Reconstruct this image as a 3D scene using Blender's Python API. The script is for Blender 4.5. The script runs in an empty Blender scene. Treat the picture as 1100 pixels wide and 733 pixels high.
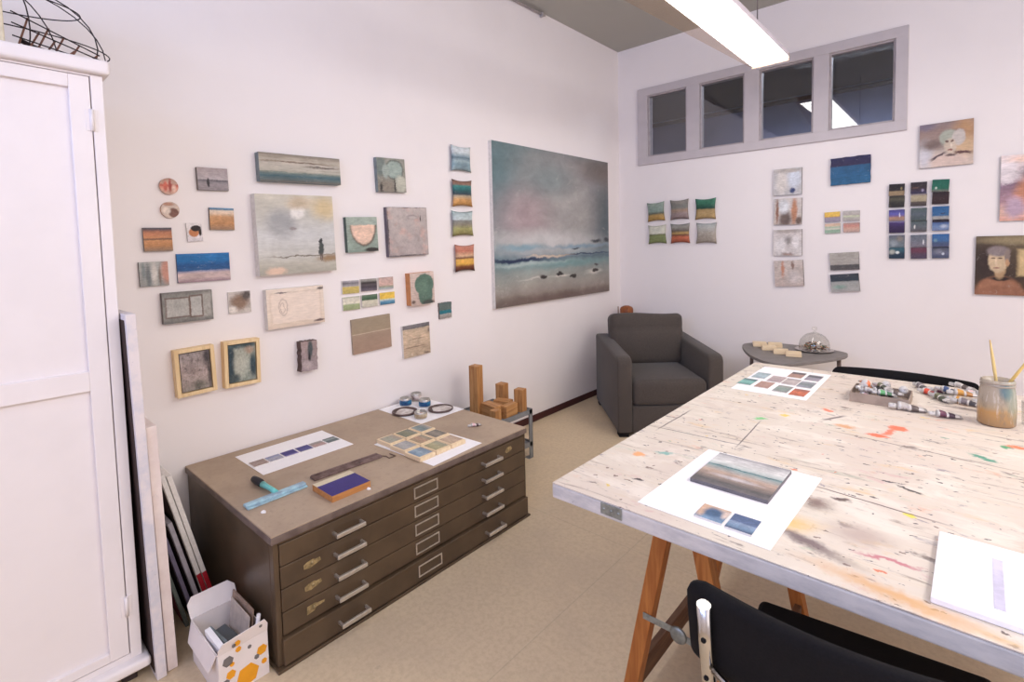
import bpy, bmesh, math, random
from mathutils import Vector, Matrix
random.seed(7)
scene = bpy.context.scene
COL = scene.collection
PI = math.pi

# ------------------------------------------------------------------ colour + materials
def lin(c):
    out = []
    for v in c[:3]:
        v = v / 255.0
        out.append(v / 12.92 if v <= 0.04045 else ((v + 0.055) / 1.055) ** 2.4)
    return (out[0], out[1], out[2], 1.0)

class NT:
    def __init__(self, name):
        self.m = bpy.data.materials.new(name)
        self.m.use_nodes = True
        self.t = self.m.node_tree
        self.t.nodes.clear()
        self.out = self.t.nodes.new('ShaderNodeOutputMaterial')
    def n(self, typ, **kw):
        nd = self.t.nodes.new(typ)
        for k, v in kw.items():
            if k.startswith('i_'):
                nd.inputs[k[2:].replace('_', ' ')].default_value = v
            else:
                setattr(nd, k, v)
        return nd
    def l(self, a, b):
        self.t.links.new(a, b)
    def setin(self, sock, v):
        if hasattr(v, 'is_linked') or isinstance(v, bpy.types.NodeSocket):
            self.l(v, sock)
        else:
            sock.default_value = v
    def mix(self, fac, a, b, blend='MIX'):
        nd = self.n('ShaderNodeMix', data_type='RGBA', blend_type=blend)
        self.setin(nd.inputs[0], fac); self.setin(nd.inputs[6], a); self.setin(nd.inputs[7], b)
        return nd.outputs[2]
    def math(self, op, a, b=0.0, clamp=False):
        nd = self.n('ShaderNodeMath', operation=op, use_clamp=clamp)
        self.setin(nd.inputs[0], a); self.setin(nd.inputs[1], b)
        return nd.outputs[0]
    def vmath(self, op, a, b=(0, 0, 0)):
        nd = self.n('ShaderNodeVectorMath', operation=op)
        self.setin(nd.inputs[0], a); self.setin(nd.inputs[1], b)
        return nd.outputs['Value'] if op in ('LENGTH', 'DISTANCE') else nd.outputs[0]
    def coords(self, kind='Object', scale=(1, 1, 1), rot=(0, 0, 0), loc=(0, 0, 0)):
        tc = self.n('ShaderNodeTexCoord')
        mp = self.n('ShaderNodeMapping')
        mp.inputs['Scale'].default_value = scale
        mp.inputs['Rotation'].default_value = rot
        mp.inputs['Location'].default_value = loc
        self.l(tc.outputs[kind], mp.inputs['Vector'])
        return mp.outputs[0]
    def noise(self, vec, scale=5.0, detail=4.0, rough=0.55, dist=0.0):
        nd = self.n('ShaderNodeTexNoise')
        nd.inputs['Scale'].default_value = scale
        nd.inputs['Detail'].default_value = detail
        nd.inputs['Roughness'].default_value = rough
        nd.inputs['Distortion'].default_value = dist
        self.l(vec, nd.inputs['Vector'])
        return nd
    def ramp(self, fac, stops, interp='LINEAR'):
        nd = self.n('ShaderNodeValToRGB')
        cr = nd.color_ramp
        cr.interpolation = interp
        cr.elements.remove(cr.elements[-1])
        cr.elements[0].position = stops[0][0]; cr.elements[0].color = stops[0][1]
        for p, c in stops[1:]:
            e = cr.elements.new(min(1.0, p)); e.color = c
        self.l(fac, nd.inputs[0])
        return nd.outputs[0]
    def maprange(self, v, a, b, c=0.0, d=1.0, smooth=True):
        nd = self.n('ShaderNodeMapRange', interpolation_type='SMOOTHSTEP' if smooth else 'LINEAR', clamp=True)
        self.setin(nd.inputs[0], v)
        for k, q in zip((1, 2, 3, 4), (a, b, c, d)):
            nd.inputs[k].default_value = q
        return nd.outputs[0]
    def bsdf(self, color, rough=0.6, metal=0.0, bump=None, bstr=0.2, bdist=0.002, spec=0.4, **kw):
        b = self.n('ShaderNodeBsdfPrincipled')
        self.setin(b.inputs['Base Color'], color)
        self.setin(b.inputs['Roughness'], rough)
        b.inputs['Metallic'].default_value = metal
        b.inputs['Specular IOR Level'].default_value = spec
        for k, v in kw.items():
            self.setin(b.inputs[k.replace('_', ' ')], v)
        if bump is not None:
            bn = self.n('ShaderNodeBump')
            bn.inputs['Strength'].default_value = bstr
            bn.inputs['Distance'].default_value = bdist
            self.l(bump, bn.inputs['Height'])
            self.l(bn.outputs[0], b.inputs['Normal'])
        self.l(b.outputs[0], self.out.inputs[0])
        return b

MATS = {}
def flat(name, c, rough=0.6, metal=0.0, var=0.08, scale=30.0, c2=None, bstr=0.1, spec=0.4, stretch=(1, 1, 1)):
    """plain procedural surface: a colour that varies a little with noise"""
    if name in MATS: return MATS[name]
    t = NT(name)
    v = t.coords('Object', stretch)
    nz = t.noise(v, scale, 4)
    a = lin(c)
    b = lin(c2) if c2 else tuple(x * (1 - var * 2.5) for x in a[:3]) + (1.0,)
    f = t.maprange(nz.outputs[0], 0.35, 0.7)
    t.bsdf(t.mix(f, a, b), rough, metal, nz.outputs[0], bstr, 0.001, spec)
    MATS[name] = t.m
    return t.m

def wood(name, c, c2, axis=2, scale=12.0, rough=0.55):
    if name in MATS: return MATS[name]
    t = NT(name)
    s = [9.0, 9.0, 9.0]; s[axis] = 0.7
    v = t.coords('Object', tuple(s))
    nz = t.noise(v, scale * 0.5, 5, 0.6, 0.6)
    f = t.maprange(nz.outputs[0], 0.32, 0.68)
    t.bsdf(t.mix(f, lin(c), lin(c2)), rough, 0, nz.outputs[0], 0.15, 0.001)
    MATS[name] = t.m
    return t.m

def artc(c, k=.14):
    l = .3 * c[0] + .59 * c[1] + .11 * c[2]
    return lin(tuple(v * (1 - k) + l * k + 3 for v in c))

def art(name, bands, blobs=(), wob=0.03, brush=0.16, bscale=(3, 14), rough=0.55, patch=None, nscale=5.0, vert=False):
    """painted picture on a 0..1 UV face. bands: (v, rgb) from bottom to top; blobs: (u, v, ru, rv, rgb, softness, 'o'|'r', angle)"""
    t = NT(name)
    tc = t.n('ShaderNodeTexCoord')
    uv = tc.outputs['UV']
    seed = random.random() * 40
    off = t.vmath('ADD', uv, (seed, seed * 0.7, seed * 0.3))
    nz = t.noise(off, nscale, 3, 0.6)
    d = t.vmath('SUBTRACT', nz.outputs['Color'], (0.5, 0.5, 0.5))
    sc = t.n('ShaderNodeVectorMath', operation='SCALE'); t.l(d, sc.inputs[0]); sc.inputs['Scale'].default_value = wob * 2.2
    p = t.vmath('ADD', uv, sc.outputs[0])
    nf = t.noise(off, nscale * 4.5, 4, 0.7)
    d2 = t.vmath('SUBTRACT', nf.outputs['Color'], (0.5, 0.5, 0.5))
    s3 = t.n('ShaderNodeVectorMath', operation='SCALE'); t.l(d2, s3.inputs[0]); s3.inputs['Scale'].default_value = wob * 2.0
    p = t.vmath('ADD', p, s3.outputs[0])
    sep = t.n('ShaderNodeSeparateXYZ'); t.l(p, sep.inputs[0])
    if len(bands) == 1:
        colr = artc(bands[0][1])
        rgb = t.n('ShaderNodeRGB'); rgb.outputs[0].default_value = colr; colr = rgb.outputs[0]
    else:
        colr = t.ramp(sep.outputs[0 if vert else 1], [(b[0], artc(b[1])) for b in bands])
    if patch:
        for (pc, ps, lo, hi) in patch:
            n2 = t.noise(t.vmath('ADD', uv, (seed + ps, ps * 3.1, 0)), ps, 4, 0.65)
            colr = t.mix(t.maprange(n2.outputs[0], lo, hi), colr, artc(pc))
    for b in blobs:
        u, v, ru, rv, c = b[:5]
        soft = b[5] if len(b) > 5 else 0.3
        kind = b[6] if len(b) > 6 else 'o'
        ang = b[7] if len(b) > 7 else 0.0
        q = t.vmath('SUBTRACT', p, (u, v, 0))
        if ang:
            rt = t.n('ShaderNodeVectorRotate', rotation_type='Z_AXIS'); t.l(q, rt.inputs[0]); rt.inputs['Angle'].default_value = -ang; q = rt.outputs[0]
        q = t.vmath('MULTIPLY', q, (1 / ru, 1 / rv, 0))
        if kind == 'o':
            dist = t.vmath('LENGTH', q)
        else:
            s2 = t.n('ShaderNodeSeparateXYZ'); t.l(t.vmath('ABSOLUTE', q), s2.inputs[0])
            dist = t.math('MAXIMUM', s2.outputs[0], s2.outputs[1])
        colr = t.mix(t.maprange(dist, 1 - soft, 1 + soft, 1.0, 0.0), colr, artc(c))
    st = t.vmath('MULTIPLY', off, (bscale[0], bscale[1], 1))
    n3 = t.noise(st, 2.2, 6, 0.7, 0.4)
    f3 = t.maprange(n3.outputs[0], 0.3, 0.7, 1 - brush * 1.5, 1 + brush * 1.1, False)
    n4 = t.noise(off, 3.2, 5, 0.62, 0.8)
    f3 = t.math('MULTIPLY', f3, t.maprange(n4.outputs[0], 0.32, 0.68, 1 - brush * 1.0, 1 + brush * 1.1, False))
    n5 = t.noise(t.vmath('ADD', off, (7, 3, 1)), 9.0, 6, 0.72, 1.2)
    colr = t.mix(t.maprange(n5.outputs[0], 0.58, 0.72, 0, min(.75, brush * 2.6)), colr, t.mix(0.55, colr, lin((232, 224, 214))))
    colr = t.mix(t.maprange(n5.outputs[0], 0.42, 0.30, 0, min(.6, brush * 2.2)), colr, t.mix(0.5, colr, lin((78, 72, 70))))
    gray = t.n('ShaderNodeCombineXYZ')
    for k in range(3): t.l(f3, gray.inputs[k])
    colr = t.mix(1.0, colr, gray.outputs[0], 'MULTIPLY')
    t.bsdf(colr, rough, 0, n3.outputs[0], 0.25, 0.002, 0.3)
    return t.m

# ------------------------------------------------------------------ mesh helpers
class MB:
    """collects shapes that become ONE mesh object"""
    def __init__(self):
        self.bm = bmesh.new()
        self.uv = self.bm.loops.layers.uv.new('UVMap')
    def _bev(self, verts, r, seg=2):
        if r <= 0: return
        es = list({e for v in verts for e in v.link_edges})
        bmesh.ops.bevel(self.bm, geom=es, offset=r, segments=seg, profile=0.5, affect='EDGES')
    def box(self, x0, x1, y0, y1, z0, z1, bev=0.0, seg=2, mi=0, M=None):
        b2 = bmesh.new()
        r = bmesh.ops.create_cube(b2, size=1.0)
        for v in r['verts']:
            v.co = Vector(((x0 + x1) / 2 + v.co.x * (x1 - x0), (y0 + y1) / 2 + v.co.y * (y1 - y0), (z0 + z1) / 2 + v.co.z * (z1 - z0)))
        if bev > 0:
            bmesh.ops.bevel(b2, geom=b2.edges[:], offset=min(bev, abs(x1-x0)/2.2, abs(y1-y0)/2.2, abs(z1-z0)/2.2), segments=seg, profile=0.5, affect='EDGES')
        self._merge(b2, mi, M)
        return self
    def _merge(self, b2, mi=0, M=None):
        if M is not None:
            bmesh.ops.transform(b2, matrix=M, verts=b2.verts[:])
        mp = {}
        for v in b2.verts: mp[v] = self.bm.verts.new(v.co)
        for f in b2.faces:
            try:
                nf = self.bm.faces.new([mp[v] for v in f.verts])
                nf.material_index = mi; nf.smooth = f.smooth
            except ValueError: pass
        b2.free()
    def prism(self, pts, z0, z1, mi=0, M=None, bev=0.0):
        b2 = bmesh.new()
        lo = [b2.verts.new((p[0], p[1], z0)) for p in pts]
        hi = [b2.verts.new((p[0], p[1], z1)) for p in pts]
        b2.faces.new(lo[::-1]); b2.faces.new(hi)
        n = len(pts)
        for i in range(n):
            b2.faces.new([lo[i], lo[(i + 1) % n], hi[(i + 1) % n], hi[i]])
        bmesh.ops.recalc_face_normals(b2, faces=b2.faces[:])
        if bev: bmesh.ops.bevel(b2, geom=b2.edges[:], offset=bev, segments=2, profile=0.5, affect='EDGES')
        self._merge(b2, mi, M)
        return self
    def hexa(self, c, mi=0, bev=0.0):
        """8 corners: 4 bottom (ccw) then 4 top"""
        b2 = bmesh.new()
        v = [b2.verts.new(p) for p in c]
        for f in ((3, 2, 1, 0), (4, 5, 6, 7), (0, 1, 5, 4), (1, 2, 6, 5), (2, 3, 7, 6), (3, 0, 4, 7)):
            b2.faces.new([v[i] for i in f])
        bmesh.ops.recalc_face_normals(b2, faces=b2.faces[:])
        if bev: bmesh.ops.bevel(b2, geom=b2.edges[:], offset=bev, segments=2, profile=0.5, affect='EDGES')
        self._merge(b2, mi)
        return self
    def tube(self, pts, r, n=10, mi=0, closed=False, caps=True):
        pts = [Vector(p) for p in pts]
        b2 = bmesh.new()
        rings = []
        m = len(pts)
        up = None
        for i, p in enumerate(pts):
            a = pts[(i - 1) % m] if (closed or i > 0) else p
            b = pts[(i + 1) % m] if (closed or i < m - 1) else p
            d = (b - a).normalized()
            if up is None:
                up = d.orthogonal().normalized()
            up = (up - d * up.dot(d)).normalized()
            s = d.cross(up)
            rr = r[i] if isinstance(r, (list, tuple)) else r
            rings.append([b2.verts.new(p + (up * math.cos(2 * PI * k / n) + s * math.sin(2 * PI * k / n)) * rr) for k in range(n)])
        for i in range(m if closed else m - 1):
            A, B = rings[i], rings[(i + 1) % m]
            for k in range(n):
                f = b2.faces.new([A[k], A[(k + 1) % n], B[(k + 1) % n], B[k]]); f.smooth = True
        if caps and not closed:
            b2.faces.new(rings[0][::-1]); b2.faces.new(rings[-1])
        bmesh.ops.recalc_face_normals(b2, faces=b2.faces[:])
        self._merge(b2, mi)
        return self
    def lathe(self, prof, c=(0, 0, 0), n=32, mi=0, sx=1.0, sy=1.0, close=False, M=None):
        b2 = bmesh.new()
        rings = []
        for r, z in prof:
            if r < 1e-6:
                rings.append([b2.verts.new((c[0], c[1], c[2] + z))])
            else:
                rings.append([b2.verts.new((c[0] + r * sx * math.cos(2 * PI * k / n), c[1] + r * sy * math.sin(2 * PI * k / n), c[2] + z)) for k in range(n)])
        m = len(rings)
        for i in range(m if close else m - 1):
            A, B = rings[i], rings[(i + 1) % m]
            for k in range(n):
                k2 = (k + 1) % n
                if len(A) == 1 and len(B) == 1: continue
                if len(A) == 1: vs = [A[0], B[k2], B[k]]
                elif len(B) == 1: vs = [A[k], A[k2], B[0]]
                else: vs = [A[k], A[k2], B[k2], B[k]]
                f = b2.faces.new(vs); f.smooth = True
        bmesh.ops.recalc_face_normals(b2, faces=b2.faces[:])
        self._merge(b2, mi, M)
        return self
    def build(self, name, mats, parent=None, loc=None, rot=None):
        me = bpy.data.meshes.new(name)
        self.bm.normal_update()
        self.bm.to_mesh(me); self.bm.free()
        o = bpy.data.objects.new(name, me)
        for m in (mats if isinstance(mats, (list, tuple)) else [mats]):
            me.materials.append(m)
        COL.objects.link(o)
        if parent: o.parent = parent
        if loc is not None: o.location = loc
        if rot is not None: o.rotation_euler = rot
        return o

def tag(o, label, cat, group=None, kind=None):
    o['label'] = label; o['category'] = cat
    if group: o['group'] = group
    if kind: o['kind'] = kind
    return o
def struct(o):
    o['kind'] = 'structure'
    return o
def empty(name, loc=(0, 0, 0), rz=0.0, label=None, cat=None, group=None):
    e = bpy.data.objects.new(name, None)
    e.empty_display_size = 0.1
    e.location = loc; e.rotation_euler = (0, 0, rz)
    COL.objects.link(e)
    if label: tag(e, label, cat, group)
    return e
def copy_tree(o, parent=None):
    c = o.copy(); COL.objects.link(c)
    if parent: c.parent = parent
    for ch in list(o.children): copy_tree(ch, c)
    return c

# ------------------------------------------------------------------ common materials
M_white_metal = flat('white_paint', (232, 226, 226), 0.45, 0, 0.02, 6)
M_chrome = flat('chrome', (205, 203, 200), 0.2, 1.0, 0.03, 40, bstr=0.0)
M_steel = flat('brushed_steel', (188, 182, 172), 0.36, 0.85, 0.05, 60, bstr=0.03)
M_black = flat('black_fabric', (22, 20, 22), 0.85, 0, 0.1, 220, bstr=0.3, spec=0.2)
M_paper = flat('white_paper', (250, 247, 248), 0.7, 0, 0.01, 8, bstr=0.02)
M_canvas_white = flat('canvas_edge', (226, 221, 216), 0.75, 0, 0.05, 60)
M_canvas_dark = flat('canvas_edge_dark', (120, 112, 106), 0.75, 0, 0.15, 40)
M_canvas_cool = flat('canvas_edge_cool', (128, 138, 142), 0.75, 0, 0.12, 30)
M_raw_wood = wood('raw_pine', (240, 220, 184), (226, 200, 162), 0)
M_pine_frame = wood('pine_frame', (240, 214, 170), (224, 194, 146), 1)
M_beam = wood('timber_block', (196, 146, 92), (158, 108, 62), 2)
M_trestle = wood('stained_pine', (192, 124, 62), (160, 94, 42), 2)

# ------------------------------------------------------------------ the room
H = 3.462
XR, YB = 4.7, -7.2
def wall_mat(name, c):
    t = NT(name)
    v = t.coords('Object')
    n1 = t.noise(v, 1.3, 5, 0.6); n2 = t.noise(v, 60, 3, 0.6)
    f = t.maprange(n1.outputs[0], 0.4, 0.75)
    base = t.mix(f, lin(c), tuple(x * 0.965 for x in lin(c)[:3]) + (1,))
    sm = t.noise(t.coords('Object', (0.7, 0.7, 4.0), loc=(3, 1, 2)), 3.0, 6, 0.7)
    base = t.mix(t.maprange(sm.outputs[0], 0.68, 0.8, 0, 0.2), base, lin((205, 195, 190)))
    t.bsdf(base, 0.75, 0, n2.outputs[0], 0.12, 0.002, 0.25)
    return t.m
M_wall = wall_mat('wall_plaster', (240, 233, 231))
M_ceil = wall_mat('ceiling_concrete', (178, 176, 168))

struct(MB().box(-0.15, 0, YB, 0.15, 0, H).build('wall_left', M_wall))
WX0, WX1, WZ0, WZ1 = 0.225, 2.372, 2.277, 3.027
mb = MB()
mb.box(0, WX0, 0, 0.15, 0, H); mb.box(WX1, XR, 0, 0.15, 0, H)
mb.box(WX0, WX1, 0, 0.15, 0, WZ0); mb.box(WX0, WX1, 0, 0.15, WZ1, H)
struct(mb.build('wall_back', M_wall))
struct(MB().box(XR, XR + 0.15, YB, 0.15, 0, H).build('wall_right', M_wall))
# wall behind the camera with a wide daylight window opening
mb = MB()
mb.box(-0.15, XR + 0.15, YB - 0.15, YB, 0, 1.9); mb.box(-0.15, XR + 0.15, YB - 0.15, YB, 3.1, H)
mb.box(-0.15, 0.5, YB - 0.15, YB, 1.9, 3.1); mb.box(4.2, XR + 0.15, YB - 0.15, YB, 1.9, 3.1)
struct(mb.build('wall_front', M_wall))
struct(MB().box(-0.15, XR + 0.15, YB - 0.15, 0.15, H, H + 0.12).build('ceiling', M_ceil))

def floor_mat():
    t = NT('linoleum_floor')
    v = t.coords('Object')
    n1 = t.noise(v, 2.2, 6, 0.65); n2 = t.noise(v, 46, 5, 0.7); n3 = t.noise(v, 9, 4, 0.7)
    c = t.mix(t.maprange(n2.outputs[0], 0.38, 0.66), lin((216, 195, 163)), lin((205, 183, 151)))
    c = t.mix(t.maprange(n1.outputs[0], 0.42, 0.72, 0, 0.5), c, lin((194, 174, 148)))
    c = t.mix(t.maprange(n3.outputs[0], 0.66, 0.74, 0, 0.35), c, lin((166, 148, 126)))
    # sheet seams, every 1.5 m
    sp = t.n('ShaderNodeSeparateXYZ'); t.l(t.coords('Object', loc=(0.47, 0.62, 0)), sp.inputs[0])
    seam = None
    for k in (0, 1):
        m = t.math('PINGPONG', sp.outputs[k], 1.0)
        s = t.maprange(m, 0.0, 0.004, 0.25, 0.0)
        seam = s if seam is None else t.math('MAXIMUM', seam, s)
    c = t.mix(seam, c, lin((136, 120, 102)))
    # dark specks and scuffs
    vo = t.n('ShaderNodeTexVoronoi'); vo.inputs['Scale'].default_value = 2.6
    t.l(v, vo.inputs['Vector'])
    c = t.mix(t.maprange(vo.outputs['Distance'], 0.012, 0.022, 0.85, 0.0), c, lin((60, 48, 40)))
    t.bsdf(c, 0.55, 0, n2.outputs[0], 0.1, 0.001, 0.35)
    return t.m
struct(MB().box(-0.15, XR + 0.15, YB - 0.15, 0.15, -0.1, 0).build('floor', floor_mat()))
M_base = flat('dark_red_skirting', (70, 30, 32), 0.5, 0, 0.1, 20)
struct(MB().box(0.0005, 0.014, YB + 0.01, -0.015, 0.0005, 0.056, 0.003).build('baseboard_left', M_base))
struct(MB().box(0.015, XR - 0.01, -0.014, -0.0005, 0.0005, 0.056, 0.003).build('baseboard_back', M_base))
# picture rail pipe along the top of the left wall, with brackets
mb = MB()
mb.tube([(0.022, YB + 0.02, 3.437), (0.022, -1.25, 3.437)], 0.009, 8)
for y in (-1.29, -2.6, -3.9, -5.2):
    mb.box(0.001, 0.032, y - 0.01, y + 0.01, 3.415, 3.452, 0.003)
struct(mb.build('trim_1', flat('grey_pipe', (186, 178, 178), 0.5)))

# interior window row: four panes with frame, looking into a dim neighbouring room
M_wframe = flat('window_frame_paint', (196, 188, 190), 0.5, 0, 0.02, 10)
def glass_mat():
    t = NT('window_glass')
    lw = t.n('ShaderNodeLayerWeight'); lw.inputs['Blend'].default_value = 0.5
    fac = t.math('ADD', t.math('MULTIPLY', t.math('POWER', lw.outputs['Facing'], 4.0), 0.8), 0.10)
    tr = t.n('ShaderNodeBsdfTransparent'); tr.inputs[0].default_value = (0.86, 0.88, 0.9, 1)
    gl = t.n('ShaderNodeBsdfGlossy'); gl.inputs['Roughness'].default_value = 0.01
    nz = t.noise(t.coords('Object'), 3.0, 2)
    mx = t.n('ShaderNodeMixShader')
    t.l(t.math('ADD', fac, t.math('MULTIPLY', nz.outputs[0], 0.01)), mx.inputs[0])
    t.l(tr.outputs[0], mx.inputs[1]); t.l(gl.outputs[0], mx.inputs[2])
    t.l(mx.outputs[0], t.out.inputs[0])
    return t.m
M_glass = glass_mat()
panes = [(0.330, 0.727), (0.848, 1.242), (1.364, 1.770), (1.878, 2.297)]
zb, zt = 2.352, 2.952
mb = MB()
y0, y1 = -0.022, 0.10
mb.box(WX0, WX1, y0, y1, WZ0, zb, 0.004); mb.box(WX0, WX1, y0, y1, zt, WZ1, 0.004)
xs = [WX0] + [v for p in panes for v in p] + [WX1]
for a, b in zip(xs[0::2], xs[1::2]):
    mb.box(a, b, y0, y1, zb - 0.002, zt + 0.002, 0.004)
wf = struct(mb.build('window_1', M_wframe))
for a, b in panes:
    mb = MB()
    w = 0.014
    mb.box(a, a + w, -0.006, 0.06, zb, zt, 0.002); mb.box(b - w, b, -0.006, 0.06, zb, zt, 0.002)
    mb.box(a + w, b - w, -0.006, 0.06, zb, zb + w, 0.002); mb.box(a + w, b - w, -0.006, 0.06, zt - w, zt, 0.002)
    s = mb.build('sash', flat('sash_paint', (176, 166, 166), 0.5), wf)
    MB().box(a + w, b - w, 0.02, 0.026, zb + w, zt - w).build('pane', M_glass, s)
# neighbouring room
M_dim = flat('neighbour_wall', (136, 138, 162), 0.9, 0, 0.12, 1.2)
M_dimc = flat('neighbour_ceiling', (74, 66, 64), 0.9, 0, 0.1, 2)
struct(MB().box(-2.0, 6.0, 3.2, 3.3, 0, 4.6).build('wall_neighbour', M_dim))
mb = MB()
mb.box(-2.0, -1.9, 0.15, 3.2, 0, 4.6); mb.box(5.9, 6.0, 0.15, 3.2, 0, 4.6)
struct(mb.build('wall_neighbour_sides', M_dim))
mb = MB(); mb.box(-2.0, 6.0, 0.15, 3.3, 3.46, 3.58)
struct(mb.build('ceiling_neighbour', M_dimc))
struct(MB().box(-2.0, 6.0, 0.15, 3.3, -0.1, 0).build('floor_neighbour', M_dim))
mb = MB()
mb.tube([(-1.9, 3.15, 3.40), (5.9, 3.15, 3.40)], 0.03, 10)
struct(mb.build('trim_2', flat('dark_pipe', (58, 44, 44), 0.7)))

# ------------------------------------------------------------------ hanging lamp
M_lit = NT('lamp_diffuser')
em = M_lit.n('ShaderNodeEmission'); em.inputs[0].default_value = (1.0, 0.95, 0.92, 1); em.inputs[1].default_value = 8.0
nz = M_lit.noise(M_lit.coords('Object'), 2.0, 2)
M_lit.l(M_lit.maprange(nz.outputs[0], 0, 1, 7.6, 8.0, False), em.inputs[1])
M_lit.l(em.outputs[0], M_lit.out.inputs[0]); M_lit = M_lit.m
M_housing = flat('lamp_housing', (222, 214, 222), 0.4, 0, 0.02, 8)
t = NT('tinted_side_sheet')
df = t.n('ShaderNodeBsdfTranslucent'); df.inputs[0].default_value = lin((240, 222, 206))
d2 = t.n('ShaderNodeBsdfDiffuse'); d2.inputs[0].default_value = lin((236, 214, 196))
tr = t.n('ShaderNodeBsdfTransparent'); tr.inputs[0].default_value = (.985, .945, .905, 1)
m1 = t.n('ShaderNodeMixShader'); t.l(df.outputs[0], m1.inputs[1]); t.l(d2.outputs[0], m1.inputs[2])
m2 = t.n('ShaderNodeMixShader')
nz = t.noise(t.coords('Object'), 4.0, 2)
t.l(t.maprange(nz.outputs[0], 0, 1, 0.84, 0.88, False), m2.inputs[0])
t.l(m1.outputs[0], m2.inputs[1]); t.l(tr.outputs[0], m2.inputs[2]); t.l(m2.outputs[0], t.out.inputs[0])
M_tint = t.m
LX0, LX1, LY0, LY1, LZ = 1.495, 1.747, -3.3, -0.672, 2.79
lamp = empty('ceiling_lamp', (1.62, -1.9, LZ + 0.06), 0, 'long white fluorescent lamp hanging on wires in front of the window row', 'lamp')
def lampmb(f):
    mb = MB(); f(mb); bmesh.ops.translate(mb.bm, verts=mb.bm.verts[:], vec=(-1.62, 1.9, -(LZ + 0.06))); return mb
lampmb(lambda mb: mb.box(LX0 + .004, LX1 - .004, LY0, LY1, LZ, LZ + 0.01)).build('diffuser', M_lit, lamp)
lampmb(lambda mb: mb.box(LX0, LX1, LY0, LY1 + 0.008, LZ + 0.0102, LZ + 0.05, 0.008)).build('housing', M_housing, lamp)
lampmb(lambda mb: mb.hexa([(LX0 - .003, LY1 + .006, LZ + .004), (LX0 - .003, LY0, LZ + .004), (LX0 - .30, LY0, LZ + .042), (LX0 - .02, LY1 + .016, LZ + .006),
                           (LX0 - .003, LY1 + .006, LZ + .007), (LX0 - .003, LY0, LZ + .007), (LX0 - .30, LY0, LZ + .045), (LX0 - .02, LY1 + .016, LZ + .009)])).build('side_sheet', M_tint, lamp)
lampmb(lambda mb: mb.box(LX0, LX1, LY1 + 0.0085, LY1 + 0.016, LZ - 0.018, LZ + 0.04, 0.002)).build('end_cap', flat('lamp_end_cap', (188, 164, 146), 0.5), lamp)
for y in (-1.24, -2.8):
    lampmb(lambda mb: (mb.tube([(1.70, y, LZ + 0.05), (1.70, y, H)], 0.0035, 8), mb.box(1.685, 1.715, y - .015, y + .015, LZ + .0505, LZ + .066, .004))).build('suspension_wire', flat('wire_grey', (120, 112, 112), 0.5), lamp)

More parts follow.
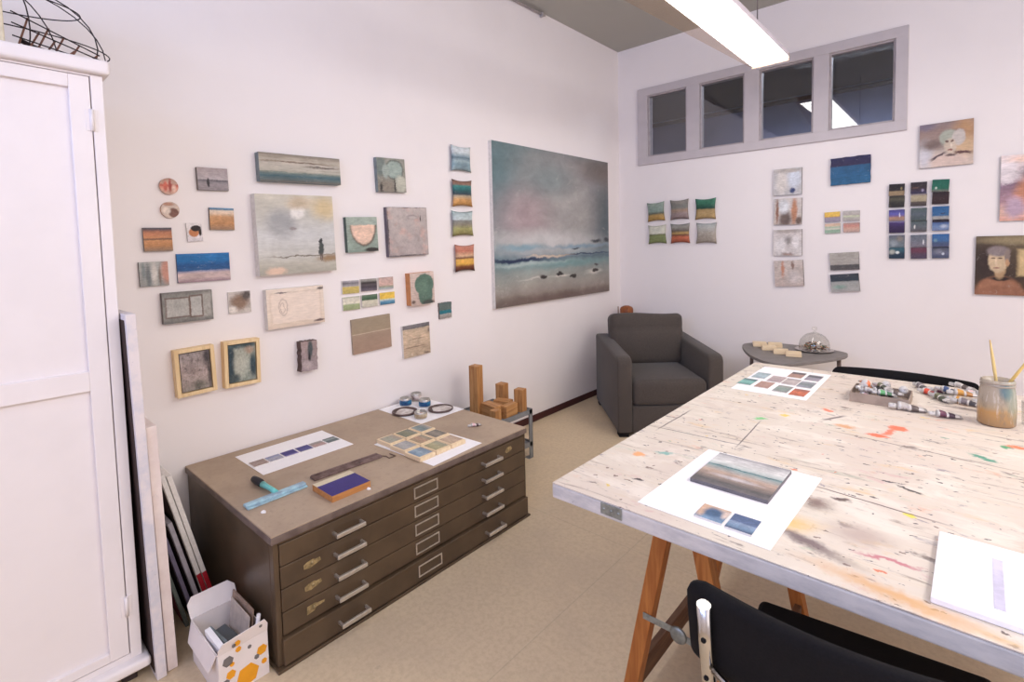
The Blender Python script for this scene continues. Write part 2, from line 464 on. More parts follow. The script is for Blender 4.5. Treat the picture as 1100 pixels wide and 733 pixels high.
# ------------------------------------------------------------------ pictures
RECT = {
'figgrey':(-3.971,-3.836,1.802,1.909,0.02,1.3),
'beachorange':(-3.926,-3.816,1.612,1.719,0.015,-0.3),
'whiteblack':(-4.026,-3.961,1.558,1.645,0.012,2.8),
'orangeland':(-4.199,-4.089,1.514,1.620,0.018,0.9),
'greytrees':(-4.223,-4.112,1.358,1.467,0.015,0.7),
'bluesea':(-4.075,-3.847,1.365,1.500,0.012,0.5),
'pano':(-3.693,-3.240,1.867,2.014,0.045,1.4),
'square':(-3.723,-3.296,1.381,1.800,0.05,1.2),
'greywin':(-4.147,-3.940,1.182,1.324,0.03,0.6),
'smallbrown':(-3.862,-3.756,1.195,1.304,0.01,1.1),
'cream':(-3.689,-3.373,1.096,1.304,0.04,0.8),
'frame1':(-4.116,-3.947,0.836,1.059,0.045,1.7),
'frame1in':(-4.104,-3.957,0.850,1.042,0.04,1.0),
'frame2':(-3.908,-3.737,0.833,1.063,0.045,-0.8),
'frame2in':(-3.894,-3.749,0.847,1.042,0.04,-0.5),
'pinkblock':(-3.523,-3.431,0.841,1.005,0.05,-1.8),
'greyabs':(-2.981,-2.769,1.856,2.066,0.03,2.2),
'greenpeach':(-3.205,-2.995,1.486,1.694,0.03,1.7),
'pinkgrey':(-2.921,-2.602,1.452,1.765,0.03,1.6),
'mini_a':(-3.239,-3.129,1.241,1.318,0.015,-0.5),
'mini_b':(-3.116,-3.004,1.246,1.321,0.015,-0.1),
'mini_c':(-2.990,-2.882,1.248,1.323,0.015,0.6),
'mini_d':(-3.240,-3.128,1.143,1.221,0.015,0.1),
'mini_e':(-3.113,-3.004,1.149,1.224,0.015,0.5),
'mini_f':(-2.986,-2.875,1.152,1.227,0.015,0.8),
'greenblob':(-2.775,-2.577,1.128,1.339,0.05,1.4),
'tealmini':(-2.507,-2.395,1.006,1.116,0.015,0.6),
'cardboard':(-3.188,-2.914,0.875,1.086,0.015,1.7),
'sandgrey':(-2.825,-2.603,0.785,0.998,0.02,1.3),
'pillow1':(-2.365,-2.180,2.042,2.216,0.03,0.4),
'pillow2':(-2.361,-2.176,1.793,1.977,0.03,0.9),
'pillow3':(-2.372,-2.175,1.582,1.756,0.03,1.3),
'pillow4':(-2.353,-2.169,1.327,1.515,0.03,0.3),
'big':(-1.962,-0.282,1.021,2.304,0.035,0.1),
'bp_a':(0.332,0.506,1.713,1.894,0.03,2.6),
'bp_b':(0.572,0.746,1.717,1.901,0.03,1.1),
'bp_c':(0.817,0.999,1.707,1.893,0.03,-0.5),
'bp_d':(0.341,0.522,1.491,1.669,0.03,1.3),
'bp_e':(0.575,0.756,1.491,1.673,0.03,0.3),
'bp_f':(0.826,1.006,1.484,1.668,0.03,-0.9),
'pale1':(1.482,1.695,1.871,2.090,0.02,-0.7),
'pale2':(1.488,1.697,1.624,1.842,0.02,-1.0),
'pale3':(1.486,1.701,1.363,1.581,0.02,0.4),
'pale4':(1.496,1.714,1.105,1.322,0.02,3.0),
'blue2':(1.898,2.158,1.919,2.130,0.02,0.7),
'four1':(1.859,1.965,1.629,1.709,0.012,1.6),
'four2':(1.985,2.093,1.631,1.711,0.012,-0.4),
'four3':(1.862,1.967,1.539,1.617,0.012,1.3),
'four4':(1.988,2.095,1.543,1.618,0.012,0.5),
'gray1':(1.902,2.095,1.247,1.385,0.02,3.1),
'gray2':(1.910,2.099,1.075,1.215,0.02,5.1),
'd00t':(2.274,2.366,1.804,1.890,0.02,-1.5),
'd00b':(2.276,2.367,1.719,1.801,0.02,-1.5),
'd01t':(2.277,2.369,1.618,1.700,0.02,0.4),
'd01b':(2.279,2.371,1.528,1.615,0.02,0.4),
'd02t':(2.281,2.372,1.422,1.511,0.02,0.3),
'd02b':(2.282,2.374,1.337,1.419,0.02,0.7),
'd10t':(2.402,2.493,1.811,1.891,0.02,-0.8),
'd10b':(2.404,2.494,1.720,1.808,0.02,-1.3),
'd11t':(2.406,2.496,1.615,1.705,0.02,-0.5),
'd11b':(2.407,2.498,1.532,1.613,0.02,-0.5),
'd12t':(2.409,2.500,1.421,1.510,0.02,0.6),
'd12b':(2.411,2.502,1.336,1.418,0.02,1.2),
'd20t':(2.522,2.615,1.812,1.898,0.02,-2.8),
'd20b':(2.524,2.616,1.725,1.809,0.02,-1.3),
'd21t':(2.526,2.618,1.617,1.708,0.02,-0.2),
'd21b':(2.528,2.620,1.536,1.614,0.02,-0.1),
'd22t':(2.530,2.623,1.422,1.512,0.02,0.2),
'd22b':(2.531,2.624,1.339,1.419,0.02,0.8),
'hat':(2.447,2.735,1.988,2.295,0.02,0.5),
'rose':(2.875,3.250,1.588,2.020,0.02,0.0),
'man':(2.763,3.213,1.089,1.489,0.02,0.0),
}
def wall_obj(o, wall, a, z, tilt):
    """local axes: x along the wall, y up, z out of the wall"""
    if wall == 'L':
        R = Matrix(((0, 0, 1), (1, 0, 0), (0, 1, 0))); loc = (-0.0004, a, z)
    else:
        R = Matrix(((1, 0, 0), (0, 0, -1), (0, 1, 0))); loc = (a, 0.0004, z)
    M = R @ Matrix.Rotation(math.radians(tilt), 3, 'Z')
    o.matrix_world = Matrix.Translation(loc) @ M.to_4x4()
def panel_mesh(mb, w, h, t, z0=0.0, bev=0.002, rag=0.0):
    """stretched canvas; the front is material 0 with 0..1 UVs, the rest material 1"""
    b2 = bmesh.new()
    nx, ny = (10, 10) if rag else (2, 2)
    front = {}
    for i in range(nx + 1):
        for j in range(ny + 1):
            x = (i / nx - .5) * w; y = (j / ny - .5) * h
            if rag:
                if i in (0, nx): x += random.uniform(-1, 1) * rag
                if j in (0, ny): y += random.uniform(-1, 1) * rag
            front[i, j] = b2.verts.new((x, y, z0 + t))
    back = {}
    rim = [(i, 0) for i in range(nx)] + [(nx, j) for j in range(ny)] + [(i, ny) for i in range(nx, 0, -1)] + [(0, j) for j in range(ny, 0, -1)]
    for k in rim:
        c = front[k].co; back[k] = b2.verts.new((c.x, c.y, z0))
    uv = b2.loops.layers.uv.new('UVMap')
    for i in range(nx):
        for j in range(ny):
            f = b2.faces.new([front[i, j], front[i + 1, j], front[i + 1, j + 1], front[i, j + 1]])
            f.material_index = 0
    n = len(rim)
    for q in range(n):
        a, b = rim[q], rim[(q + 1) % n]
        f = b2.faces.new([front[b], front[a], back[a], back[b]]); f.material_index = 1
    f = b2.faces.new([back[k] for k in rim[::-1]]); f.material_index = 1
    for f in b2.faces:
        for l in f.loops:
            l[uv].uv = (l.vert.co.x / w + .5, l.vert.co.y / h + .5)
    # merge with uv
    mp = {v: mb.bm.verts.new(v.co) for v in b2.verts}
    for f in b2.faces:
        nf = mb.bm.faces.new([mp[v] for v in f.verts]); nf.material_index = f.material_index
        for l, l2 in zip(f.loops, nf.loops): l2[mb.uv].uv = l[uv].uv
    b2.free()
    return mb
def pillow_mesh(mb, w, h, t):
    n = 14
    b2 = bmesh.new(); uv = b2.loops.layers.uv.new('UVMap')
    def pt(i, j, s):
        u = i / n * 2 - 1; v = j / n * 2 - 1
        x = u * w / 2 * (1 - 0.10 * (1 - v * v) * abs(u)); y = v * h / 2 * (1 - 0.12 * (1 - u * u) * abs(v))
        b = max(0.0, (1 - u * u) * (1 - v * v)) ** 0.42
        return (x, y, t * 0.5 + s * b * t * 0.5)
    P = {}
    for s in (1, -1):
        for i in range(n + 1):
            for j in range(n + 1):
                if s == -1 and (i in (0, n) or j in (0, n)): P[i, j, s] = P[i, j, 1]
                else: P[i, j, s] = b2.verts.new(pt(i, j, s))
    for s in (1, -1):
        for i in range(n):
            for j in range(n):
                vs = [P[i, j, s], P[i + 1, j, s], P[i + 1, j + 1, s], P[i, j + 1, s]]
                if s < 0: vs.reverse()
                f = b2.faces.new(vs); f.smooth = True
                ii = {(i, j): 0}
    mp = {v: mb.bm.verts.new(v.co) for v in b2.verts}
    for f in b2.faces:
        nf = mb.bm.faces.new([mp[v] for v in f.verts]); nf.smooth = True
        for l in nf.loops: l[mb.uv].uv = (l.vert.co.x / w + .5, l.vert.co.y / h + .5)
    b2.free()
    return mb

def hang(key, wall, mat, label, side=None, name='painting', cat='painting', group=None, rag=0.0):
    a0, a1, z0, z1, t, tilt = RECT[key]
    mb = MB(); panel_mesh(mb, a1 - a0, z1 - z0, t, 0.0, rag=rag)
    o = mb.build(name, [mat, side or M_canvas_white])
    wall_obj(o, wall, (a0 + a1) / 2, (z0 + z1) / 2, tilt)
    if key == 'big': o.location.x = .0004
    return tag(o, label, cat, group)
def cushion(key, wall, mat, label, group):
    a0, a1, z0, z1, t, tilt = RECT[key]
    mb = MB(); pillow_mesh(mb, (a1 - a0) * 1.06, (z1 - z0) * 1.06, 0.05)
    o = mb.build('small_pillow', mat)
    wall_obj(o, wall, (a0 + a1) / 2, (z0 + z1) / 2, tilt)
    return tag(o, label, 'pillow', group)

# --- left wall
hang('figgrey', 'L', art('grey_shore', [(0, (138, 128, 130)), (.28, (152, 142, 145)), (.42, (120, 114, 120)), (.5, (180, 168, 170)), (1, (168, 152, 152))],
     [(.6, .44, .5, .018, (92, 86, 92), .5, 'r'), (.33, .34, .045, .2, (58, 54, 58), .3)]), 'small grey seascape with a dark standing figure, topmost left of the wall', M_canvas_dark)
hang('beachorange', 'L', art('orange_beach', [(0, (150, 118, 92)), (.3, (196, 136, 84)), (.6, (206, 150, 100)), (.75, (226, 196, 166)), (.88, (216, 196, 176)), (.93, (70, 112, 144)), (1, (110, 160, 196))]),
     'small orange beach painting under a strip of blue sky, right of the lower round plaque', M_canvas_dark)
hang('whiteblack', 'L', art('ochre_on_white', [(0, (214, 205, 208)), (1, (226, 218, 216))], [(.45, .48, .33, .24, (200, 122, 72), .15), (.6, .70, .34, .16, (44, 34, 32), .15), (.85, .5, .1, .22, (50, 36, 32), .2)]),
     'tiny white panel with an ochre and black blot, above the blue sea painting')
hang('orangeland', 'L', art('orange_field', [(0, (140, 116, 96)), (.25, (192, 130, 80)), (.45, (206, 142, 90)), (.52, (112, 82, 70)), (.58, (206, 136, 90)), (.8, (190, 120, 86)), (.95, (80, 76, 86)), (1, (100, 92, 96))]),
     'small orange field painting with a dark horizon, next to the tall white cabinet', M_canvas_dark)
hang('greytrees', 'L', art('grey_stems', [(0, (150, 150, 146)), (1, (168, 168, 164))], [(.95, .6, .2, .5, (206, 146, 126), .4), (.3, .4, .08, .45, (108, 114, 116), .6), (.52, .5, .1, .45, (202, 196, 188), .5), (.7, .4, .04, .4, (132, 112, 102), .6), (.15, .6, .06, .35, (130, 140, 140), .6)]),
     'small grey panel of pale stems with a salmon corner, left of the blue sea painting', M_canvas_dark)
hang('bluesea', 'L', art('blue_sea', [(0, (150, 120, 132)), (.15, (196, 170, 166)), (.3, (202, 176, 172)), (.37, (150, 150, 178)), (.42, (36, 84, 138)), (.6, (28, 84, 146)), (.75, (22, 108, 176)), (1, (30, 112, 182))]),
     'bright blue sea painting over a pink sand strip', flat('canvas_edge_blue', (60, 84, 120), .7))
hang('pano', 'L', art('panorama', [(0, (108, 100, 90)), (.1, (94, 108, 108)), (.22, (66, 98, 108)), (.33, (108, 124, 118)), (.4, (172, 166, 150)), (.6, (190, 182, 168)), (.8, (180, 168, 150)), (1, (132, 122, 108))],
     [(.45, .72, .4, .02, (130, 110, 95), .6, 'r'), (.75, .6, .2, .03, (104, 92, 84), .7)], bscale=(2, 9), wob=.05), 'long narrow panoramic shore painting above the large square figure painting', M_canvas_cool)
hang('square', 'L', art('lone_figure', [(0, (168, 162, 146)), (.12, (186, 181, 166)), (.21, (198, 195, 186)), (.5, (201, 201, 199)), (.75, (196, 193, 182)), (1, (206, 199, 182))],
     [(.3, .64, .18, .17, (164, 164, 164), .5), (.52, .78, .09, .08, (238, 233, 226), .4), (.55, .9, .15, .08, (202, 182, 152), .6), (.88, .84, .16, .14, (216, 192, 144), .7),
      (.6, .218, .42, .008, (130, 120, 106), .6, 'r'), (.92, .17, .16, .04, (154, 124, 90), .7), (.2, .04, .12, .05, (228, 194, 168), .4),
      (.805, .31, .036, .10, (72, 78, 76), .25), (.805, .41, .02, .03, (60, 60, 62), .3), (.797, .19, .008, .05, (110, 92, 84), .4, 'r'), (.818, .19, .008, .05, (110, 92, 84), .4, 'r'), (.45, .57, .05, .02, (150, 140, 138), .5)], brush=.09),
     'large square pale painting of one dark figure standing on a shore')
hang('greywin', 'L', art('grey_window', [(0, (112, 110, 106)), (.12, (134, 132, 126)), (.85, (142, 140, 134)), (1, (120, 118, 112))],
     [(.3, .5, .25, .33, (112, 88, 78), .08, 'r'), (.29, .5, .22, .29, (178, 175, 168), .1, 'r'), (.66, .5, .135, .37, (112, 88, 78), .08, 'r'), (.66, .5, .11, .32, (182, 180, 174), .1, 'r'), (.88, .52, .08, .38, (166, 162, 154), .2, 'r')], wob=.015, bscale=(10, 4)),
     'grey painting of a window with two pale panes, above the left framed picture', M_canvas_dark)
hang('smallbrown', 'L', art('brown_mist', [(0, (206, 196, 186)), (1, (200, 190, 182))], [(.5, .52, .42, .36, (142, 112, 92), .5), (.82, .8, .22, .22, (92, 82, 78), .6), (.15, .2, .16, .15, (218, 208, 198), .5)], wob=.08),
     'tiny misty brown panel right of the grey window painting')
hang('cream', 'L', art('cream_lines', [(0, (214, 190, 168)), (.15, (226, 206, 184)), (1, (234, 216, 198))],
     [(.5, .5, .44, .4, (208, 184, 160), .06, 'r'), (.5, .5, .43, .385, (234, 214, 196), .06, 'r'), (.27, .52, .075, .22, (188, 166, 150), .12), (.27, .52, .062, .2, (234, 214, 196), .12), (.26, .5, .04, .14, (192, 168, 152), .15), (.26, .5, .03, .12, (234, 214, 196), .12),
      (.9, .08, .1, .03, (110, 90, 86), .5), (.25, .9, .1, .02, (130, 116, 112), .5), (.95, .93, .06, .04, (120, 106, 98), .5)], brush=.08),
     'cream painting with thin brown scratched lines beneath the large square painting')
def framed(key, mat, label, depth=0.045):
    a0, a1, z0, z1, t, tilt = RECT[key]
    b0, b1, c0, c1 = RECT[key + 'in'][:4]
    w, h = a1 - a0, z1 - z0
    fw = .018
    e = empty('framed_picture', (0, 0, 0), 0, label, 'picture', 'two small pictures in pale wood frames')
    wall_obj(e, 'L', (a0 + a1) / 2, (z0 + z1) / 2, tilt)
    mb = MB()
    mb.box(-w/2, -w/2 + fw, -h/2, h/2, 0, depth, .002); mb.box(w/2 - fw, w/2, -h/2, h/2, 0, depth, .002)
    mb.box(-w/2 + fw, w/2 - fw, -h/2, -h/2 + fw, 0, depth, .002); mb.box(-w/2 + fw, w/2 - fw, h/2 - fw, h/2, 0, depth, .002)
    mb.build('frame', M_pine_frame, e)
    iw, ih = w - 2 * fw - .008, h - 2 * fw - .008
    MB().box(-w/2 + fw, w/2 - fw, -h/2 + fw, h/2 - fw, 0, .012).build('backing', flat('frame_backing', (30, 26, 26), .8), e)
    mb = MB(); panel_mesh(mb, iw, ih, depth - .018, .0125)
    mb.build('canvas', [mat, M_canvas_dark], e)
framed('frame1', art('mauve_crust', [(0, (150, 140, 130)), (.4, (168, 148, 142)), (1, (156, 144, 142))], [(.9, .85, .12, .2, (72, 66, 70), .7), (.96, .4, .06, .4, (84, 74, 72), .8), (.6, .12, .2, .1, (104, 100, 90), .8)],
       patch=[((104, 92, 88), 7, .5, .72), ((182, 160, 150), 4, .55, .75)], brush=.22, bscale=(6, 6)), 'left pale wood frame around a mauve crusty abstract')
framed('frame2', art('green_crust', [(0, (140, 150, 138)), (1, (156, 162, 148))], [(.06, .5, .16, .55, (50, 70, 80), .3), (.9, .4, .12, .3, (58, 78, 86), .5), (.5, .97, .5, .09, (62, 82, 88), .4), (.75, .83, .18, .1, (178, 150, 126), .5), (.45, .5, .27, .38, (178, 180, 164), .4), (.2, .1, .18, .12, (70, 84, 86), .6)],
       patch=[((186, 184, 168), 6, .55, .75)], brush=.2, bscale=(6, 5)), 'right pale wood frame around a green abstract with dark blue edges')
hang('pinkblock', 'L', art('pink_grey_block', [(0, (160, 142, 144)), (.3, (150, 134, 134)), (1, (166, 142, 138))], [(.55, .72, .16, .3, (74, 82, 84), .35), (.5, .42, .07, .2, (40, 38, 42), .4), (.35, .2, .3, .15, (178, 160, 160), .5)]),
     'small thick pink and charcoal block of paint hung alone below the cream painting', flat('block_side', (96, 78, 74), .8), rag=.003)
hang('greyabs', 'L', art('grey_map', [(0, (132, 126, 112)), (1, (150, 150, 136))], [(.12, .75, .2, .28, (112, 124, 118), .3), (.62, .66, .31, .29, (70, 72, 66), .12), (.62, .66, .28, .26, (152, 168, 158), .15), (.3, .62, .12, .2, (156, 168, 158), .3), (.8, .24, .2, .26, (182, 182, 164), .25), (.3, .18, .26, .16, (138, 128, 114), .4), (.6, .2, .03, .22, (64, 60, 56), .4), (.12, .12, .05, .14, (60, 56, 54), .5)], wob=.05),
     'grey green patchwork abstract with dark outlines, top right of the panorama painting', M_canvas_cool)
hang('greenpeach', 'L', art('peach_bowl', [(0, (134, 152, 138)), (.7, (150, 164, 150)), (1, (148, 158, 144))], [(.54, .73, .42, .57, (92, 80, 70), .08), (.53, .75, .39, .53, (232, 194, 168), .1), (.5, .93, .62, .16, (160, 174, 160), .08, 'r'), (.8, .05, .24, .06, (62, 58, 54), .3)]),
     'green painting with a peach bowl shape in the middle', flat('canvas_edge_green', (86, 100, 96), .75))
hang('pinkgrey', 'L', art('pink_haze', [(0, (172, 158, 154)), (1, (184, 172, 166))], [(.62, .8, .14, .045, (150, 140, 140), .4), (.64, .79, .12, .03, (186, 174, 168), .4), (.83, .77, .012, .06, (66, 56, 60), .4), (.01, .5, .02, .5, (90, 80, 88), .8), (.5, 0, .5, .018, (80, 70, 76), .6), (.5, 1, .5, .012, (90, 82, 86), .6)],
     patch=[((200, 164, 152), 3, .5, .72)], brush=.12, bscale=(4, 4)), 'pinkish grey hazy painting right of the peach bowl painting', flat('canvas_edge_mauve', (106, 98, 108), .75))
MINI = {
 'a': ([(0, (188, 168, 88)), (.5, (208, 182, 92)), (.56, (172, 166, 168)), (.8, (120, 114, 118)), (1, (184, 180, 184))], 'yellow field under a grey sky, upper left of the six tiny panels'),
 'b': ([(0, (112, 102, 112)), (.35, (70, 62, 70)), (.5, (92, 82, 86)), (.7, (58, 52, 52)), (.85, (150, 148, 140)), (1, (164, 158, 152))], 'dark violet stormy one, upper middle of the six tiny panels'),
 'c': ([(0, (166, 176, 186)), (.2, (148, 154, 130)), (.35, (212, 172, 156)), (.8, (206, 172, 160)), (1, (190, 160, 150))], 'pink sky one, upper right of the six tiny panels'),
 'd': ([(0, (150, 160, 112)), (.4, (156, 170, 120)), (.5, (226, 220, 196)), (.9, (216, 210, 190)), (1, (160, 166, 130))], 'green meadow under a cream sky, lower left of the six tiny panels'),
 'e': ([(0, (196, 190, 170)), (.5, (206, 200, 176)), (.6, (56, 88, 60)), (.85, (84, 114, 86)), (1, (120, 130, 112))], 'dark green top over cream, lower middle of the six tiny panels'),
 'f': ([(0, (58, 110, 142)), (.25, (92, 152, 182)), (.42, (200, 205, 190)), (.5, (236, 190, 60)), (1, (232, 190, 70))], 'yellow sky over blue water, lower right of the six tiny panels')}
for k, (b, l) in MINI.items():
    hang('mini_' + k, 'L', art('tiny_' + k, b), l, name='mini_painting', group='six tiny panels in a grid')
hang('greenblob', 'L', art('green_head', [(0, (198, 172, 158)), (1, (208, 184, 170))], [(.58, .62, .4, .33, (86, 116, 98), .08), (.62, .28, .3, .34, (84, 112, 96), .12), (.55, .5, .2, .2, (100, 130, 110), .7), (.72, .05, .25, .07, (72, 78, 72), .4), (.1, .1, .08, .05, (110, 90, 80), .5)]),
     'painting of a dark green head shaped blob with an orange edge', flat('canvas_edge_orange', (208, 142, 92), .7))
hang('tealmini', 'L', art('teal_stripe', [(0, (150, 140, 132)), (.25, (166, 160, 152)), (.31, (26, 108, 124)), (.48, (40, 120, 132)), (.55, (96, 112, 106)), (1, (92, 110, 106))]),
     'tiny grey green panel with a teal stripe, hung alone left of the huge painting', M_canvas_dark, rag=.002)
hang('cardboard', 'L', art('brown_halves', [(0, (166, 134, 112)), (.54, (162, 136, 114)), (.555, (204, 184, 156)), (.57, (176, 150, 122)), (.59, (160, 140, 114)), (1, (158, 140, 114))], brush=.06, wob=.012),
     'plain brown cardboard coloured painting split by one pale line', flat('cardboard_edge', (176, 158, 140), .8))
hang('sandgrey', 'L', art('sand_strata', [(0, (186, 162, 134)), (.3, (200, 172, 142)), (.8, (204, 178, 148)), (.86, (196, 172, 146)), (.885, (112, 106, 106)), (1, (128, 124, 126))], [(.4, .3, .4, .02, (150, 126, 104), .7), (.6, .55, .4, .015, (160, 136, 112), .7), (.97, .75, .05, .06, (140, 124, 110), .6), (.85, .05, .12, .03, (130, 110, 95), .6)], bscale=(2, 12), brush=.2),
     'sandy painting with a grey band on top, right of the brown cardboard painting')
LP = 'four small painted pillows in a column'
cushion('pillow1', 'L', art('pillow_sea', [(0, (150, 172, 180)), (.25, (120, 150, 160)), (.4, (150, 172, 178)), (.52, (84, 110, 124)), (.62, (150, 170, 178)), (.75, (206, 214, 216)), (1, (196, 208, 212))]), 'pale blue sea painted pillow, topmost of the pillow column', LP)
cushion('pillow2', 'L', art('pillow_sunset', [(0, (190, 130, 60)), (.25, (206, 150, 84)), (.38, (176, 160, 130)), (.45, (50, 62, 72)), (.6, (30, 92, 96)), (.75, (50, 132, 126)), (.82, (150, 110, 90)), (1, (110, 78, 66))]), 'teal and orange painted pillow, second in the pillow column', LP)
cushion('pillow3', 'L', art('pillow_meadow', [(0, (132, 122, 70)), (.3, (160, 156, 92)), (.45, (140, 132, 112)), (.6, (126, 128, 122)), (.66, (186, 200, 200)), (1, (150, 172, 174))]), 'olive green and pale grey painted pillow, third in the pillow column', LP)
cushion('pillow4', 'L', art('pillow_fire', [(0, (80, 40, 30)), (.2, (130, 70, 40)), (.3, (232, 172, 60)), (.45, (228, 170, 70)), (.5, (110, 60, 46)), (.58, (214, 170, 130)), (.75, (192, 110, 84)), (1, (200, 130, 106))]), 'red and yellow painted pillow, lowest in the pillow column', LP)
hang('big', 'L', art('storm_shore', [(0, (116, 102, 94)), (.06, (142, 130, 120)), (.12, (154, 148, 138)), (.2, (146, 152, 146)), (.255, (122, 150, 150)), (.285, (96, 122, 136)), (.32, (146, 164, 170)), (.38, (152, 160, 162)), (.5, (154, 152, 150)), (.7, (146, 142, 142)), (.9, (132, 136, 134)), (1, (116, 128, 128))],
     [(.02, .8, .18, .45, (98, 124, 128), .9), (.28, .55, .24, .17, (172, 150, 152), .9), (.6, .85, .3, .14, (150, 142, 140), .9), (.93, .55, .16, .26, (78, 92, 100), .9), (.62, .6, .22, .2, (162, 158, 154), .9), (.95, .93, .22, .1, (112, 100, 94), .9), (.42, .82, .2, .1, (128, 138, 138), .9),
      (.4, .40, .38, .06, (196, 194, 192), .9), (.2, .36, .16, .02, (130, 162, 176), .8), (.7, .36, .25, .015, (130, 156, 174), .8), (.17, .282, .2, .009, (36, 50, 84), .6, 'r'), (.70, .302, .3, .005, (58, 74, 100), .6, 'r'), (.42, .302, .16, .007, (214, 190, 164), .7), (.3, .255, .28, .012, (170, 186, 184), .8), (.86, .40, .05, .014, (58, 64, 72), .6), (.65, .345, .03, .008, (70, 76, 84), .6), (.98, .40, .03, .02, (60, 64, 70), .6), (.6, .24, .3, .02, (116, 152, 152), .9),
      (.84, .165, .07, .016, (200, 194, 184), .9), (.52, .158, .06, .006, (204, 196, 184), .9), (.3, .16, .1, .006, (186, 180, 170), .9), (.36, .163, .032, .012, (52, 44, 42), .35), (.508, .172, .032, .013, (46, 40, 40), .35), (.628, .150, .030, .012, (54, 48, 44), .35), (.85, .172, .03, .013, (56, 48, 46), .35), (.86, .215, .02, .008, (80, 74, 74), .5), (.5, .02, .5, .03, (112, 92, 84), .9)], brush=.11, wob=.022, bscale=(3, 4), nscale=4),
     'huge stormy shore painting with small boats, in the corner above the armchair')
# round plaques
def disc(y, z, mat, label):
    n = 36; r = .037
    mb = MB(); b = mb.bm
    fr = [b.verts.new((r * math.cos(2 * PI * k / n), r * math.sin(2 * PI * k / n), .016)) for k in range(n)]
    bk = [b.verts.new((v.co.x, v.co.y, 0)) for v in fr]
    f = b.faces.new(fr); f.material_index = 0
    b.faces.new(bk[::-1]).material_index = 1
    for k in range(n): b.faces.new([fr[(k + 1) % n], fr[k], bk[k], bk[(k + 1) % n]]).material_index = 1
    for f in b.faces:
        for l in f.loops: l[mb.uv].uv = (l.vert.co.x / r / 2 + .5, l.vert.co.y / r / 2 + .5)
    o = mb.build('round_plaque', [mat, flat('plaque_edge', (196, 160, 140), .7)])
    wall_obj(o, 'L', y, z, 0)
    tag(o, label, 'plaque', 'two round painted plaques')
disc(-4.088, 1.809, art('plaque_red', [(0, (206, 170, 150)), (.4, (222, 150, 126)), (.55, (196, 84, 66)), (.7, (200, 160, 140)), (1, (170, 130, 112))], [(.3, .5, .1, .3, (214, 100, 80), .5), (.55, .55, .08, .4, (170, 70, 60), .5), (.75, .4, .1, .2, (228, 190, 170), .5)]), 'round plaque with red and cream stripes, the upper of the two')
disc(-4.089, 1.702, art('plaque_brown', [(0, (214, 190, 172)), (1, (206, 182, 166))], [(.68, .32, .28, .28, (130, 86, 74), .2), (.3, .45, .2, .2, (226, 206, 190), .4), (.4, .85, .3, .1, (180, 130, 106), .4)]), 'round plaque with a brown spot at lower right, the lower of the two')

# --- back wall
BP = 'six small painted pillows on the back wall'
for k, b, l in [
 ('a', [(0, (170, 130, 60)), (.3, (178, 140, 74)), (.4, (90, 96, 80)), (.5, (128, 150, 138)), (1, (140, 156, 142))], 'pillow with green over ochre halves, upper left of the six'),
 ('b', [(0, (130, 108, 108)), (.3, (150, 130, 126)), (.45, (160, 130, 106)), (.6, (118, 120, 112)), (1, (140, 132, 122))], 'brownish grey striped pillow, upper middle of the six'),
 ('c', [(0, (176, 144, 92)), (.45, (170, 140, 88)), (.52, (30, 70, 56)), (.75, (44, 106, 80)), (1, (56, 120, 94))], 'pillow with dark green over tan, upper right of the six'),
 ('d', [(0, (116, 126, 74)), (.4, (128, 138, 84)), (.47, (104, 108, 66)), (.54, (206, 204, 184)), (1, (196, 196, 178))], 'pillow with cream over moss green, lower left of the six'),
 ('e', [(0, (150, 70, 48)), (.3, (206, 106, 70)), (.42, (110, 66, 50)), (.5, (190, 150, 80)), (.62, (96, 84, 74)), (.8, (150, 146, 136)), (1, (130, 130, 124))], 'pillow with red and yellow stripes, lower middle of the six'),
 ('f', [(0, (158, 146, 130)), (.5, (166, 156, 142)), (.8, (172, 174, 168)), (1, (144, 152, 150))], 'plain misty grey pillow, lower right of the six')]:
    cushion('bp_' + k, 'B', art('back_pillow_' + k, b), l, BP)
PG = 'four pale watercolour panels in a column'
hang('pale1', 'B', art('pale_one', [(0, (190, 186, 186)), (1, (200, 196, 196))], [(.3, .5, .2, .45, (222, 214, 206), .5), (.75, .6, .22, .4, (206, 212, 222), .5), (.68, .16, .1, .1, (62, 74, 120), .4), (.5, .92, .5, .08, (180, 170, 162), .6)], wob=.05), 'pale panel with a blue spot, topmost of the column of four', M_canvas_dark, group=PG)
hang('pale2', 'B', art('pale_two', [(0, (196, 182, 172)), (1, (206, 196, 190))], [(.42, .2, .2, .38, (116, 98, 90), .5), (.35, .7, .2, .25, (214, 216, 218), .5), (.12, .5, .05, .45, (150, 104, 84), .6), (.74, .5, .1, .5, (190, 130, 96), .5), (.9, .15, .1, .14, (110, 90, 80), .5)], wob=.05), 'pale panel with brown arches, second in the column of four', M_canvas_dark, group=PG)
hang('pale3', 'B', art('pale_three', [(0, (214, 206, 202)), (1, (210, 200, 196))], [(.5, .58, .14, .18, (150, 142, 138), .6), (.5, .95, .4, .08, (170, 158, 150), .6), (.5, .05, .2, .07, (160, 136, 126), .6), (.25, .4, .2, .25, (232, 226, 224), .5), (.8, .5, .12, .25, (230, 224, 222), .5)], wob=.06), 'white panel with a grey smudge in its centre, third in the column of four', M_canvas_dark, group=PG)
hang('pale4', 'B', art('pale_four', [(0, (196, 176, 166)), (1, (204, 190, 180))], [(.3, .7, .05, .3, (206, 140, 110), .7), (.65, .8, .05, .18, (140, 112, 98), .6), (.7, .35, .25, .25, (208, 196, 190), .6)], wob=.07, patch=[((186, 160, 150), 5, .55, .75)]), 'pinkish beige panel hanging tilted, lowest of the column of four', M_canvas_dark, group=PG)
